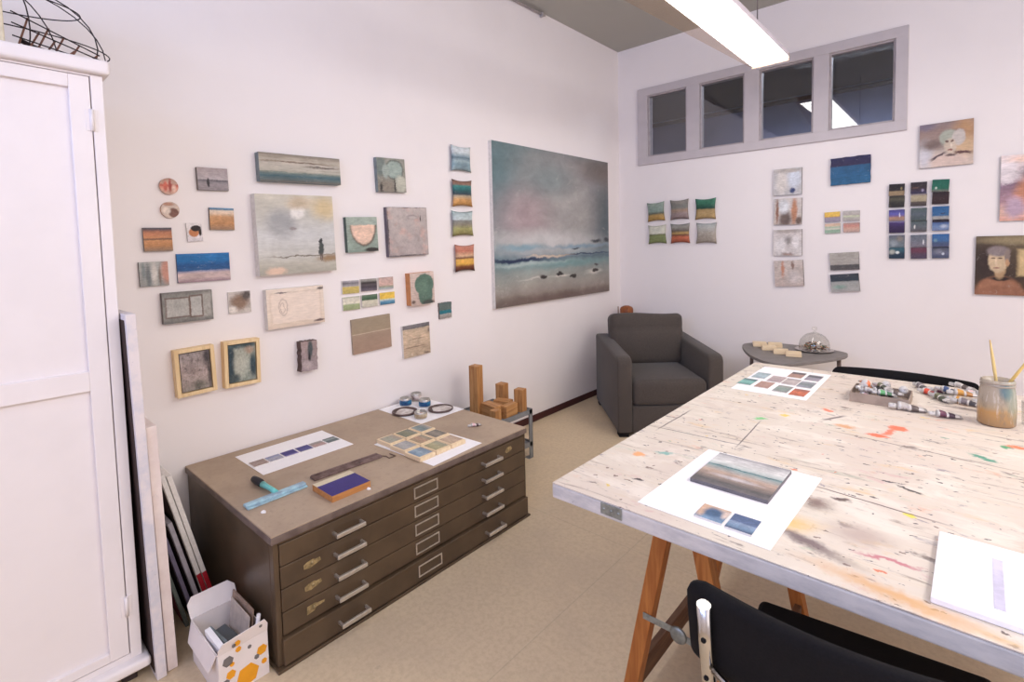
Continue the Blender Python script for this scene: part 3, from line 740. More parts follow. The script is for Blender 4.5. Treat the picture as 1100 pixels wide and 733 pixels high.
hang('blue2', 'B', art('two_blues', [(0, (36, 96, 140)), (.4, (38, 94, 140)), (.66, (40, 88, 130)), (.69, (52, 44, 80)), (1, (44, 44, 84))], wob=.015), 'blue painting with a dark violet band along its top', flat('canvas_edge_navy', (60, 60, 90), .7), rag=.002)
FG = 'four tiny striped panels in a square'
for k, b, l in [
 ('1', [(0, (150, 140, 158)), (.45, (156, 146, 160)), (.5, (196, 140, 90)), (.58, (230, 184, 70)), (1, (234, 190, 76))], 'tiny panel, yellow over lilac, upper left of the four'),
 ('2', [(0, (170, 160, 158)), (.3, (180, 176, 166)), (.5, (200, 206, 170)), (.6, (180, 170, 164)), (1, (184, 178, 172))], 'tiny grey panel with a pale green line, upper right of the four'),
 ('3', [(0, (160, 180, 160)), (.3, (130, 168, 140)), (.45, (212, 206, 190)), (.6, (160, 186, 160)), (.8, (222, 190, 160)), (1, (216, 176, 150))], 'tiny panel with mint green and peach stripes, lower left of the four'),
 ('4', [(0, (180, 150, 140)), (.4, (204, 160, 140)), (.7, (200, 130, 116)), (1, (176, 150, 140))], 'tiny panel in dusty pink, lower right of the four')]:
    hang('four' + k, 'B', art('four_' + k, b), l, M_canvas_dark, 'mini_painting', group=FG)
hang('gray1', 'B', art('grey_hill', [(0, (92, 88, 88)), (.28, (84, 82, 82)), (.33, (164, 158, 150)), (1, (170, 164, 154))], wob=.03), 'grey painting with a dark strip along the bottom, above its mate', M_canvas_dark, group='two grey panels')
hang('gray2', 'B', art('grey_sky', [(0, (164, 160, 156)), (.55, (160, 162, 158)), (.62, (52, 62, 72)), (1, (60, 66, 76))], [(.3, .28, .2, .1, (140, 170, 156), .8)], wob=.03), 'grey painting with a dark slate top band, below its mate', M_canvas_dark, group='two grey panels')
NINE = {
 '00t': ([(0, (140, 116, 86)), (.35, (150, 126, 92)), (.45, (40, 34, 38)), (1, (34, 30, 34))], [(.8, .6, .06, .12, (150, 130, 80), .6)], 'black night panel with tan ground, top left of the nine'),
 '00b': ([(0, (40, 36, 34)), (.4, (52, 50, 44)), (.7, (84, 80, 64)), (1, (48, 44, 40))], [], 'black panel with a faint olive glow, under the tan night panel'),
 '01t': ([(0, (150, 120, 110)), (.3, (170, 126, 100)), (.45, (110, 90, 150)), (.6, (92, 92, 180)), (1, (70, 62, 130))], [(.7, .5, .04, .2, (220, 214, 230), .5)], 'violet panel with a pale figure over brown ground, left column middle'),
 '01b': ([(0, (44, 24, 66)), (.5, (52, 32, 78)), (.85, (70, 50, 110)), (1, (140, 130, 170))], [], 'plain deep purple panel, left column'),
 '02t': ([(0, (96, 112, 122)), (.5, (110, 118, 124)), (1, (86, 92, 108))], [(.3, .3, .25, .25, (140, 150, 156), .7), (.7, .7, .2, .2, (130, 120, 112), .7)], 'cloudy steel grey panel, left column low'),
 '02b': ([(0, (26, 48, 66)), (.4, (28, 52, 74)), (.7, (40, 84, 100)), (1, (52, 92, 104))], [(.2, .6, .2, .2, (170, 170, 160), .6), (.55, .55, .12, .12, (220, 224, 220), .5)], 'dark teal panel with two white lights, bottom left of the nine'),
 '10t': ([(0, (56, 52, 84)), (.2, (60, 48, 70)), (.5, (52, 40, 44)), (1, (46, 40, 48))], [(.75, .25, .07, .12, (150, 140, 170), .6), (.3, .5, .2, .06, (96, 66, 56), .7)], 'black brown panel with a lilac glint, top of the middle column'),
 '10b': ([(0, (70, 62, 60)), (.3, (84, 72, 66)), (.4, (160, 148, 120)), (.8, (170, 156, 126)), (1, (110, 100, 120))], [], 'khaki sand panel over dark brown, middle column'),
 '11t': ([(0, (70, 84, 84)), (.5, (84, 94, 106)), (1, (74, 92, 88))], [], 'plain slate green panel, exact centre of the nine'),
 '11b': ([(0, (84, 76, 78)), (.4, (92, 98, 106)), (.85, (80, 92, 94)), (1, (32, 44, 44))], [(.25, .45, .05, .16, (220, 214, 210), .5)], 'grey panel with one white upright dab, middle column'),
 '12t': ([(0, (120, 112, 124)), (.5, (108, 112, 124)), (1, (96, 104, 116))], [(.8, .4, .04, .2, (230, 226, 226), .5)], 'lilac grey panel with a white figure at its right, middle column low'),
 '12b': ([(0, (70, 60, 84)), (.4, (84, 62, 82)), (.7, (110, 52, 72)), (1, (96, 60, 76))], [], 'wine red and violet panel, bottom of the middle column'),
 '20t': ([(0, (110, 110, 100)), (.1, (96, 110, 96)), (.25, (30, 104, 80)), (1, (20, 96, 78))], [(.25, .3, .06, .1, (190, 200, 190), .6)], 'emerald green panel, top right of the nine'),
 '20b': ([(0, (46, 26, 30)), (.5, (56, 34, 36)), (1, (40, 26, 32))], [], 'nearly black maroon panel, under the emerald one'),
 '21t': ([(0, (160, 156, 150)), (.2, (150, 150, 150)), (.3, (50, 100, 150)), (1, (36, 92, 152))], [(.65, .45, .14, .05, (40, 50, 90), .5)], 'bright blue sky panel over grey, right column middle'),
 '21b': ([(0, (110, 124, 160)), (.4, (100, 130, 176)), (.7, (70, 96, 150)), (.8, (32, 26, 40)), (1, (36, 28, 42))], [(.7, .4, .2, .15, (170, 180, 200), .7)], 'cobalt panel with a black top band, right column'),
 '22t': ([(0, (70, 76, 110)), (.3, (66, 84, 120)), (.5, (56, 104, 160)), (1, (40, 92, 154))], [(.2, .5, .1, .12, (110, 150, 170), .7)], 'blue dusk panel fading to violet, right column low'),
 '22b': ([(0, (60, 70, 100)), (.4, (90, 94, 120)), (.8, (80, 84, 100)), (1, (40, 46, 70))], [(.65, .4, .08, .1, (214, 220, 230), .5), (.4, .6, .25, .2, (120, 122, 140), .7)], 'navy panel with a white splash, bottom right of the nine')}
for k, (b, bl, l) in NINE.items():
    hang('d' + k, 'B', art('night_' + k, b, bl, wob=.03), l, flat('night_edge', (40, 36, 48), .7), 'mini_painting', group='dark night panels hung as nine pairs')
hang('hat', 'B', art('hat_portrait', [(0, (206, 184, 168)), (.3, (196, 178, 166)), (.6, (160, 136, 126)), (.85, (150, 124, 116)), (1, (138, 120, 118))],
     [(.85, .75, .2, .35, (186, 140, 96), .8), (.85, .4, .2, .2, (204, 168, 128), .8), (.1, .28, .15, .3, (206, 202, 208), .6), (.25, .52, .22, .12, (124, 104, 98), .7), (.1, .95, .2, .1, (120, 108, 124), .7),
      (.55, .12, .34, .16, (212, 186, 172), .4), (.62, .74, .2, .08, (130, 96, 90), .6), (.55, .64, .17, .19, (164, 168, 152), .2), (.74, .62, .12, .18, (196, 186, 178), .2), (.58, .44, .115, .18, (206, 186, 164), .25), (.52, .56, .03, .03, (110, 84, 78), .5), (.6, .47, .02, .06, (226, 210, 190), .6), (.62, .56, .03, .03, (120, 92, 84), .5), (.58, .36, .05, .02, (150, 90, 84), .5),
      (.36, .24, .14, .025, (92, 74, 80), .5, 'r', .5), (.82, .28, .15, .03, (96, 62, 62), .5, 'r', -.1), (.6, .24, .1, .03, (110, 90, 86), .5)], wob=.03, brush=.1),
     'portrait painting of a person in a pale floppy hat, right of the window row', M_canvas_dark)
hang('rose', 'B', art('rose_portrait', [(0, (226, 160, 140)), (.12, (222, 178, 160)), (.3, (170, 130, 140)), (.55, (140, 110, 130)), (.65, (216, 200, 206)), (1, (228, 206, 200))],
     [(.08, .78, .14, .2, (228, 216, 218), .3), (.45, .72, .2, .1, (130, 120, 126), .5), (.5, .93, .4, .06, (236, 200, 180), .5), (.35, .4, .16, .25, (196, 128, 96), .5), (.48, .36, .1, .3, (206, 150, 120), .5), (.42, .45, .05, .1, (190, 170, 120), .5), (.2, .2, .12, .15, (190, 160, 180), .5), (.55, .2, .1, .2, (170, 110, 100), .5)], wob=.05),
     'rose and lilac painting cut off at the right edge, above the portrait of a man', M_canvas_dark)
hang('man', 'B', art('man_portrait', [(0, (96, 66, 46)), (.3, (70, 52, 40)), (.7, (84, 68, 50)), (1, (120, 104, 76))],
     [(.12, .55, .2, .4, (58, 42, 36), .8), (.68, .55, .22, .22, (206, 176, 122), .15, 'r'), (.5, .92, .4, .06, (150, 132, 96), .7), (.27, .1, .24, .22, (158, 104, 74), .15), (.27, .02, .3, .14, (152, 98, 70), .2), (.28, .28, .11, .035, (46, 32, 28), .4), (.27, .45, .065, .17, (190, 152, 108), .25),
      (.25, .58, .105, .2, (204, 176, 138), .15), (.25, .74, .12, .09, (132, 118, 116), .3), (.35, .66, .03, .12, (140, 122, 112), .4), (.35, .55, .02, .06, (186, 140, 100), .4), (.2, .62, .025, .012, (100, 76, 60), .5), (.275, .62, .025, .012, (100, 76, 60), .5), (.235, .55, .014, .05, (224, 196, 160), .6), (.235, .46, .035, .012, (150, 98, 84), .5)], wob=.015, brush=.12, bscale=(9, 5)),
     'portrait painting of a short haired man in a brown jumper', M_canvas_dark)

# ------------------------------------------------------------------ plan chest (flat file cabinet)
M_chest = flat('olive_brown_metal', (90, 72, 53), 0.38, 0, 0.08, 7, (76, 60, 44), 0.05, 0.5)
M_chest_edge = flat('worn_metal_edge', (118, 102, 94), 0.5, 0, 0.12, 16, (96, 80, 74))
def chest_top_mat():
    t = NT('worn_linoleum_top')
    v = t.coords('Object')
    n1 = t.noise(v, 3.0, 6, 0.65); n2 = t.noise(v, 40, 5, 0.7); n3 = t.noise(v, 11, 5, .7)
    c = t.mix(t.maprange(n1.outputs[0], .35, .7), lin((180, 159, 136)), lin((164, 143, 122)))
    c = t.mix(t.maprange(n2.outputs[0], .5, .75, 0, .5), c, lin((148, 128, 110)))
    c = t.mix(t.maprange(n3.outputs[0], .66, .76, 0, .5), c, lin((196, 178, 158)))
    t.bsdf(c, .55, 0, n2.outputs[0], .1, .001, .35)
    return t.m
M_ctop = chest_top_mat()
CY0, CY1, CX, CZ = -4.094, -2.694, 0.94, 0.5
chest = empty('plan_chest', (0.47, -3.394, 0), 0, 'long low brown metal plan chest with five flat drawers', 'plan chest')
def rel(mb, root):
    bmesh.ops.translate(mb.bm, verts=mb.bm.verts[:], vec=-Vector(root.location)); return mb
mb = MB()
mb.box(0.012, 0.9, CY0 + .008, CY1 - .008, 0.012, 0.467, 0.004)
mb.box(0.9, 0.932, CY0 + .008, CY0 + .028, 0.012, 0.467, 0.003); mb.box(0.9, 0.932, CY1 - .022, CY1 - .008, 0.012, 0.467, 0.003)
mb.box(0.9, 0.932, CY0 + .028, CY1 - .022, 0.458, 0.467, 0.002)
rel(mb, chest).build('body', M_chest, chest)
mb = MB(); mb.box(0.012, 0.953, CY0 - .002, CY1 + .002, 0.0005, 0.0115, 0.003)
rel(mb, chest).build('plinth', M_chest, chest)
mb = MB(); mb.box(0.006, CX, CY0, CY1, 0.4675, 0.494, 0.004, mi=1); mb.box(0.008, CX - .002, CY0 + .002, CY1 - .002, 0.4942, 0.5, 0.002, mi=0)
rel(mb, chest).build('top', [M_ctop, M_chest_edge], chest)
M_handle = flat('nickel_handle', (226, 220, 212), 0.34, 0.9, 0.05, 50)
M_label = flat('label_card', (92, 76, 58), 0.7)
M_worn = flat('worn_brass', (176, 154, 110), 0.5, 0.3, 0.2, 60)
zs = [(0.376, 0.456), (0.292, 0.373), (0.206, 0.289), (0.119, 0.203), (0.016, 0.112)]
for i, (z0, z1) in enumerate(zs):
    xf = 0.934 if i < 4 else 0.948
    mb = MB(); mb.box(0.901, xf, CY0 + .03 - (.006 if i == 4 else 0), CY1 - .024 + (.012 if i == 4 else 0), z0, z1, 0.003)
    dr = rel(mb, chest).build('drawer', M_chest, chest)
    zc = (z0 + z1) / 2
    for yc in (-3.797, -2.985):
        mb = MB(); zh = zc - .008
        mb.box(xf - .0005, xf + .034, yc - .064, yc - .054, zh - .004, zh + .008, .002)
        mb.box(xf - .0005, xf + .034, yc + .054, yc + .064, zh - .004, zh + .008, .002)
        mb.box(xf + .025, xf + .037, yc - .064, yc + .064, zh - .008, zh + .009, .003)
        rel(mb, chest).build('handle', M_handle, dr)
    mb = MB(); yc = -3.40; w, h, f = .068, .026, .006
    mb.box(xf - .0005, xf + .003, yc - w, yc + w, zc - h, zc - h + f, .001); mb.box(xf - .0005, xf + .003, yc - w, yc + w, zc + h - f, zc + h, .001)
    mb.box(xf - .0005, xf + .003, yc - w, yc - w + f, zc - h + f, zc + h - f, .001); mb.box(xf - .0005, xf + .003, yc + w - f, yc + w, zc - h + f, zc + h - f, .001)
    rel(mb, chest).build('label_holder', M_handle, dr)
    mb = MB(); mb.box(xf - .0005, xf + .0008, yc - w + f, yc + w - f, zc - h + f, zc + h - f)
    rel(mb, chest).build('label_card', M_label, dr)
    # lock plates / scraped paint
    if i in (1, 2, 3):
        yc, pts = -3.945, [(-.033, -.012), (-.01, -.016), (.012, -.011), (.034, -.004), (.03, .009), (.012, .008), (.004, .013), (-.02, .01), (-.034, .004)]
        if i == 3: pts = [(-.03, -.018), (.0, -.014), (.004, -.004), (.04, -.002), (.042, .006), (.012, .009), (.002, .014), (-.028, .012)]
    elif i == 0:
        yc, pts = -2.842, [(-.026, -.006), (-.016, -.016), (.016, -.012), (.028, -.002), (.02, .012), (-.012, .014)]
    else: continue
    mb = MB(); mb.prism([(p[0], p[1]) for p in pts], 0, .0016, M=Matrix.Translation((xf - .0003, yc, zc + .004)) @ Matrix(((0, 0, 1, 0), (1, 0, 0, 0), (0, 1, 0, 0), (0, 0, 0, 1))))
    mb.lathe([(0.0, .004), (.006, .004), (.007, 0)], n=14, M=Matrix.Translation((xf, yc, zc + .004)) @ Matrix(((0, 0, 1, 0), (1, 0, 0, 0), (0, 1, 0, 0), (0, 0, 0, 1))))
    rel(mb, chest).build('lock_plate', M_worn, dr)

# ------------------------------------------------------------------ things on the plan chest
def lying(o, x, y, z, rz=0.0):
    o.location = (x, y, z); o.rotation_euler = (0, 0, rz); return o
def sheet(name, x, y, z, w, h, rz, label, cat='paper', mat=None, th=0.0012):
    mb = MB(); mb.box(-w/2, w/2, -h/2, h/2, 0, th)
    return tag(lying(mb.build(name, mat or M_paper), x, y, z, rz), label, cat)
EPS = .0006
sheet('paper_sheet', .244, -3.669, CZ + EPS, .318, .456, .01, 'white sheet on the plan chest carrying a row of six cards')
sheet('paper_sheet', .70, -3.195, CZ + EPS, .44, .335, .06, 'white sheet on the plan chest under nine painted wood blocks')
sheet('paper_sheet', .228, -2.862, CZ + EPS, .42, .335, .0, 'white sheet on the plan chest under the tins, against the wall')
def card(x, y, z, w, h, rz, bands, nm, label, group, th=.004, blobs=(), name='painted_card', wob=.03, side=None, rev=False):
    """flat little picture; u runs along +y so that it reads from the front of the cabinet"""
    mb = MB(); panel_mesh(mb, w, h, th, 0)
    o = mb.build(name, [art(nm, bands, blobs, wob), side or M_canvas_white])
    return tag(lying(o, x, y, z, rz), label, 'card' if name == 'painted_card' else 'painting', group)
G = 'six painted cards in a row on the plan chest'
ys = [-3.856, -3.783, -3.709, -3.634, -3.562, -3.487]
CB = [([(0, (156, 130, 122)), (.5, (170, 146, 136)), (1, (150, 128, 122))], 'taupe card, nearest end of the row of six'),
      ([(0, (150, 150, 172)), (.5, (170, 170, 184)), (.8, (140, 150, 190)), (1, (160, 160, 176))], 'lilac grey card, second in the row of six'),
      ([(0, (150, 140, 190)), (.25, (70, 60, 140)), (.8, (58, 48, 128)), (1, (96, 86, 150))], 'deep violet card with a pale lower edge, third in the row of six'),
      ([(0, (110, 110, 150)), (.3, (84, 80, 150)), (.8, (66, 62, 140)), (1, (90, 90, 140))], 'blue violet card, fourth in the row of six'),
      ([(0, (176, 140, 136)), (.4, (196, 160, 150)), (.7, (150, 140, 138)), (1, (180, 176, 170))], 'pinkish grey card, fifth in the row of six'),
      ([(0, (110, 120, 120)), (.4, (90, 104, 106)), (.6, (150, 160, 156)), (1, (60, 74, 76))], 'dark slate card, far end of the row of six')]
for (y, (b, l)) in zip(ys, CB):
    card(.262, y, CZ + EPS + .0015, .066, .068, PI / 2 * 1 + .0, b, 'strip_card', l, G, .004)
G = 'nine painted wood blocks in a grid'
NB = [[([(0, (110, 140, 166)), (.5, (150, 170, 184)), (1, (120, 140, 160))], 'blue painted wood block, near corner of the grid'),
       ([(0, (160, 150, 110)), (.5, (176, 166, 124)), (1, (150, 150, 130))], 'olive wood block, front row middle of the grid'),
       ([(0, (190, 160, 130)), (.5, (206, 176, 146)), (1, (180, 150, 130))], 'sandy pink wood block, front row far end of the grid')],
      [([(0, (160, 156, 150)), (.5, (176, 172, 168)), (1, (150, 150, 150))], 'pale grey wood block, middle row near end of the grid'),
       ([(0, (160, 140, 110)), (.5, (190, 150, 120)), (1, (140, 140, 120))], 'tan and green wood block, very centre of the grid'),
       ([(0, (120, 110, 100)), (.5, (150, 140, 124)), (1, (110, 104, 96))], 'brown grey wood block, middle row far end of the grid')],
      [([(0, (170, 160, 140)), (.5, (160, 160, 140)), (1, (180, 160, 140))], 'beige wood block, back row near end of the grid'),
       ([(0, (120, 124, 104)), (.5, (140, 140, 110)), (1, (130, 130, 120))], 'moss green wood block, back row middle of the grid'),
       ([(0, (150, 160, 156)), (.5, (110, 130, 130)), (1, (170, 160, 150))], 'grey teal wood block, back row far corner of the grid')]]
for r in range(3):
    for k in range(3):
        b, l = NB[r][k]
        x = .795 - r * .126 + k * -.002; y = -3.320 + k * .101 + r * .006
        mb = MB(); w, d, h = .118, .094, .020
        mb.box(-w/2, w/2, -d/2, d/2, 0, h, .002, mi=1)
        panel_mesh(mb, w * .78, d * .86, .0015, h)
        bmesh.ops.rotate(mb.bm, verts=mb.bm.verts[:], cent=(0, 0, 0), matrix=Matrix.Identity(3))
        o = mb.build('wood_block', [art('block_art', b, (), .06), M_raw_wood])
        tag(lying(o, x, y, CZ + EPS + .0015, .02), l, 'wood block', G)
# tins and dishes
M_tin = flat('tin_metal', (198, 194, 188), .3, .8, .05, 40)
def tin(x, y, r, h, band, label, top=None):
    e = empty('paint_tin', (x, y, CZ + EPS + .0015), 0, label, 'tin', 'four small tins on a white sheet')
    MB().lathe([(0, 0), (r * .96, 0), (r, .002), (r, h - .002), (r * .96, h), (r * .9, h), (r * .9, h * .45), (0, h * .45)], n=28).build('can', M_tin, e)
    MB().lathe([(r + .0006, h * .14), (r + .0012, h * .16), (r + .0012, h * .72), (r + .0006, h * .74)], n=28).build('label_band', band, e)
    MB().lathe([(0, h * .46), (r * .88, h * .46), (r * .88, h * .55), (0, h * .58)], n=24).build('paint', top or flat('dark_paint', (70, 60, 62), .5), e)
M_blueb = flat('blue_band', (40, 120, 160), .5, 0, .25, 30, (30, 50, 100))
M_redb = flat('red_white_band', (210, 196, 190), .5, 0, .2, 40, (120, 100, 96))
M_goldb = flat('cream_band', (190, 176, 150), .5, 0, .2, 40, (150, 130, 100))
tin(.085, -2.872, .036, .05, M_blueb, 'blue banded tin beside the wall, left of the white and red tin')
tin(.060, -2.768, .034, .052, M_redb, 'white and red tin, rearmost against the wall', flat('red_paint', (196, 110, 96), .5))
tin(.200, -2.810, .036, .048, M_blueb, 'blue banded tin between the two dark rimmed dishes')
tin(.355, -2.965, .036, .04, M_goldb, 'small cream tin, nearest of the tins', flat('pink_paint', (206, 120, 100), .5))
M_dish = flat('dark_dish', (104, 86, 82), .35, .3, .1, 40)
M_white_goo = flat('white_paint_film', (226, 220, 214), .4, 0, .05, 30, (180, 168, 160))
for x, y, l in [(.205, -2.968, 'left dark rimmed dish with dried white paint'), (.335, -2.795, 'right dark rimmed dish with dried white paint')]:
    e = empty('paint_dish', (x, y, CZ + EPS + .0015), random.random() * 6, l, 'dish', 'two dark dishes of dried paint')
    MB().lathe([(0, 0), (.07, 0), (.076, .004), (.077, .013), (.074, .0145), (.071, .012), (.068, .005), (0, .004)], n=36).build('dish', M_dish, e)
    pts = [(math.cos(a) * .060 * (1 + .12 * math.sin(3 * a + 1)) + .004, math.sin(a) * .054 * (1 + .2 * math.sin(2 * a))) for a in [2 * PI * k / 28 for k in range(28)]]
    MB().prism(pts, .0042, .009, bev=.001).build('dried_paint', M_white_goo, e)
# scraper / squeegee
M_teal = flat('teal_plastic', (120, 205, 198), .4, 0, .06, 30)
M_bluesteel = flat('paint_smeared_blade', (170, 206, 214), .45, 0, .15, 30, (140, 160, 176))
e = empty('window_scraper', (.60, -3.945, CZ + .0005), .03, 'teal squeegee with black grip lying on the plan chest', 'squeegee')
MB().box(.035, .065, -.128, .122, .003, .016, .005).box(.06, .078, -.126, .12, .001, .006, .001).build('blade_holder', M_bluesteel, e)
MB().tube([(.045, 0, .012), (.01, 0, .016), (-.03, -.002, .017), (-.07, -.003, .016)], [.012, .010, .010, .013], 12).build('neck', M_teal, e)
MB().tube([(-.071, -.003, .016), (-.09, -.003, .017), (-.13, -.003, .016), (-.155, -.003, .016), (-.16, -.003, .016)], [.013, .016, .0155, .013, .008], 12).build('grip', flat('black_rubber', (48, 46, 50), .7), e)
# paint-stained batten
mb = MB(); mb.box(-.024, .024, -.168, .168, 0, .010, .003); mb.box(-.018, -.008, -.165, .16, .0095, .016, .002)
mb.box(.004, .02, .05, .165, .0095, .014, .002)
o = mb.build('wood_batten', flat('stained_batten', (128, 106, 100), .7, 0, .2, 24, (92, 72, 66)))
tag(lying(o, .632, -3.61, CZ + .0005, -.05), 'paint stained wooden batten lying on the plan chest', 'batten')
mb = MB(); mb.tube([(-.03, -.02, .003), (.0, .0, .003), (.03, -.004, .003), (.034, .03, .003), (-.01, .028, .003)], .0026, 8)
o = mb.build('wire_clip', flat('rusty_wire', (116, 92, 78), .6)); tag(lying(o, .668, -3.425, CZ + .0005), 'bent rusty wire clip at the far end of the batten', 'clip')
# violet panel
mb = MB(); panel_mesh(mb, .175, .16, .026, 0)
o = mb.build('painting', [art('violet_panel', [(0, (56, 44, 120)), (.755, (60, 48, 126)), (.765, (212, 196, 160)), (1, (216, 200, 166))], (), .004, .06), wood('orange_pine', (200, 140, 84), (176, 118, 64), 0)])
tag(lying(o, .80, -3.738, CZ + .0005, PI / 2), 'thick violet panel with a cream strip lying on the plan chest', 'painting')
for x, y, r, l in [(.742, -4.036, .009, 'white paint crumb near the front left corner of the plan chest'), (.893, -3.668, .008, 'white paint crumb beside the violet panel')]:
    mb = MB(); mb.prism([(r * math.cos(a) * (1.2 + .4 * math.sin(3 * a)), r * math.sin(a)) for a in [k * PI / 5 for k in range(10)]], 0, .005, bev=.001)
    tag(lying(mb.build('paint_crumb', M_paper), x, y, CZ + .0005), l, 'paint crumb')

# ------------------------------------------------------------------ paint tubes
TUBE_MATS = {}
def paint_tube(name='paint_tube', L=.088, r=.0135, crump=0.0):
    e = empty(name)
    b2 = MB(); bm = b2.bm
    rings = []; n = 14; m = 9
    for i in range(m):
        s = i / (m - 1)
        rx = r * (1 + .35 * s); rz = r * (1 - s * .85) ** .7 + .0012
        wv = crump * math.sin(s * 9) * r
        rings.append([bm.verts.new((s * L * .86, rx * math.cos(2 * PI * k / n) + wv, rz * math.sin(2 * PI * k / n) + r + abs(wv) * .4 - (r - rz) * .9)) for k in range(n)])
    for A, B in zip(rings[:-1], rings[1:]):
        for k in range(n):
            f = bm.faces.new([A[k], A[(k + 1) % n], B[(k + 1) % n], B[k]]); f.smooth = True
    c = bm.verts.new((-r * .5, 0, r))
    for k in range(n): bm.faces.new([rings[0][(k + 1) % n], rings[0][k], c])
    bm.faces.new(rings[-1])
    bmesh.ops.recalc_face_normals(bm, faces=bm.faces[:])
    b2.build('body', M_tin, e)
    MB().tube([(-r * .45, 0, r), (-r * .8, 0, r), (-r * 1.9, 0, r), (-r * 2.0, 0, r)], [r * .62, r * .66, r * .6, r * .45], 12).build('cap', M_black, e)
    return e
def TM(nm, c, c2=None):
    t = NT('tube_' + nm)
    tc = t.coords('Object'); sp = t.n('ShaderNodeSeparateXYZ'); t.l(tc, sp.inputs[0])
    nz = t.noise(tc, 70, 3, .7)
    x = t.math('ADD', sp.outputs[0], t.math('MULTIPLY', nz.outputs[0], .012))
    c2 = c2 or (200, 196, 190)
    col = t.ramp(t.math('MULTIPLY', x, 11.0, True), [(0, lin((206, 202, 198))), (.14, lin(c)), (.36, lin((212, 206, 200))), (.42, lin(c2)), (.60, lin(c2)), (.64, lin((196, 190, 186))), (.80, lin((150, 144, 140)))], 'CONSTANT')
    col = t.mix(t.maprange(nz.outputs[0], .55, .66, 0, .7), col, lin(c2))
    t.bsdf(col, .38, .15, nz.outputs[0], .3, .002, .5)
    return t.m
first = paint_tube(crump=.25)
used = [False]
def tube_at(x, y, z, rz, col, cap, label, group=None, pitch=0.0, s=1.0):
    o = first if not used[0] else copy_tree(first)
    used[0] = True
    o.location = (x, y, z); o.rotation_euler = (0, pitch, rz); o.scale = (s, s, s)
    o['label'] = label; o['category'] = 'paint tube'
    if group: o['group'] = group
    for ch in o.children:
        sl = ch.material_slots[0]; sl.link = 'OBJECT'
        sl.material = cap if ch.name.startswith('cap') else col
    return o
c_white = TM('white', (220, 214, 208), (60, 54, 56)); c_blk = TM('black', (44, 40, 44), (90, 84, 86)); c_or = TM('orange', (232, 120, 70), (210, 150, 110))
c_red = TM('red', (220, 80, 56), (150, 60, 56)); c_grn = TM('green', (110, 180, 120), (80, 120, 90)); c_sil = TM('silver', (190, 182, 176), (96, 84, 80))
c_och = TM('ochre', (206, 150, 70), (170, 120, 70)); c_mag = TM('maroon', (110, 66, 84), (70, 50, 64)); c_gry = TM('grey', (130, 120, 122), (80, 76, 80)); c_pink = TM('pink', (214, 176, 180), (90, 66, 76))
c_blu = TM('blue', (70, 90, 130), (50, 56, 84)); c_olv = TM('olive', (110, 110, 84), (70, 74, 60))
# the small crumpled one on the chest
tube_at(.70, -2.885, CZ + .0005, 1.2, c_pink, c_gry, 'small crumpled pink tube at the far right end of the plan chest', s=.75)

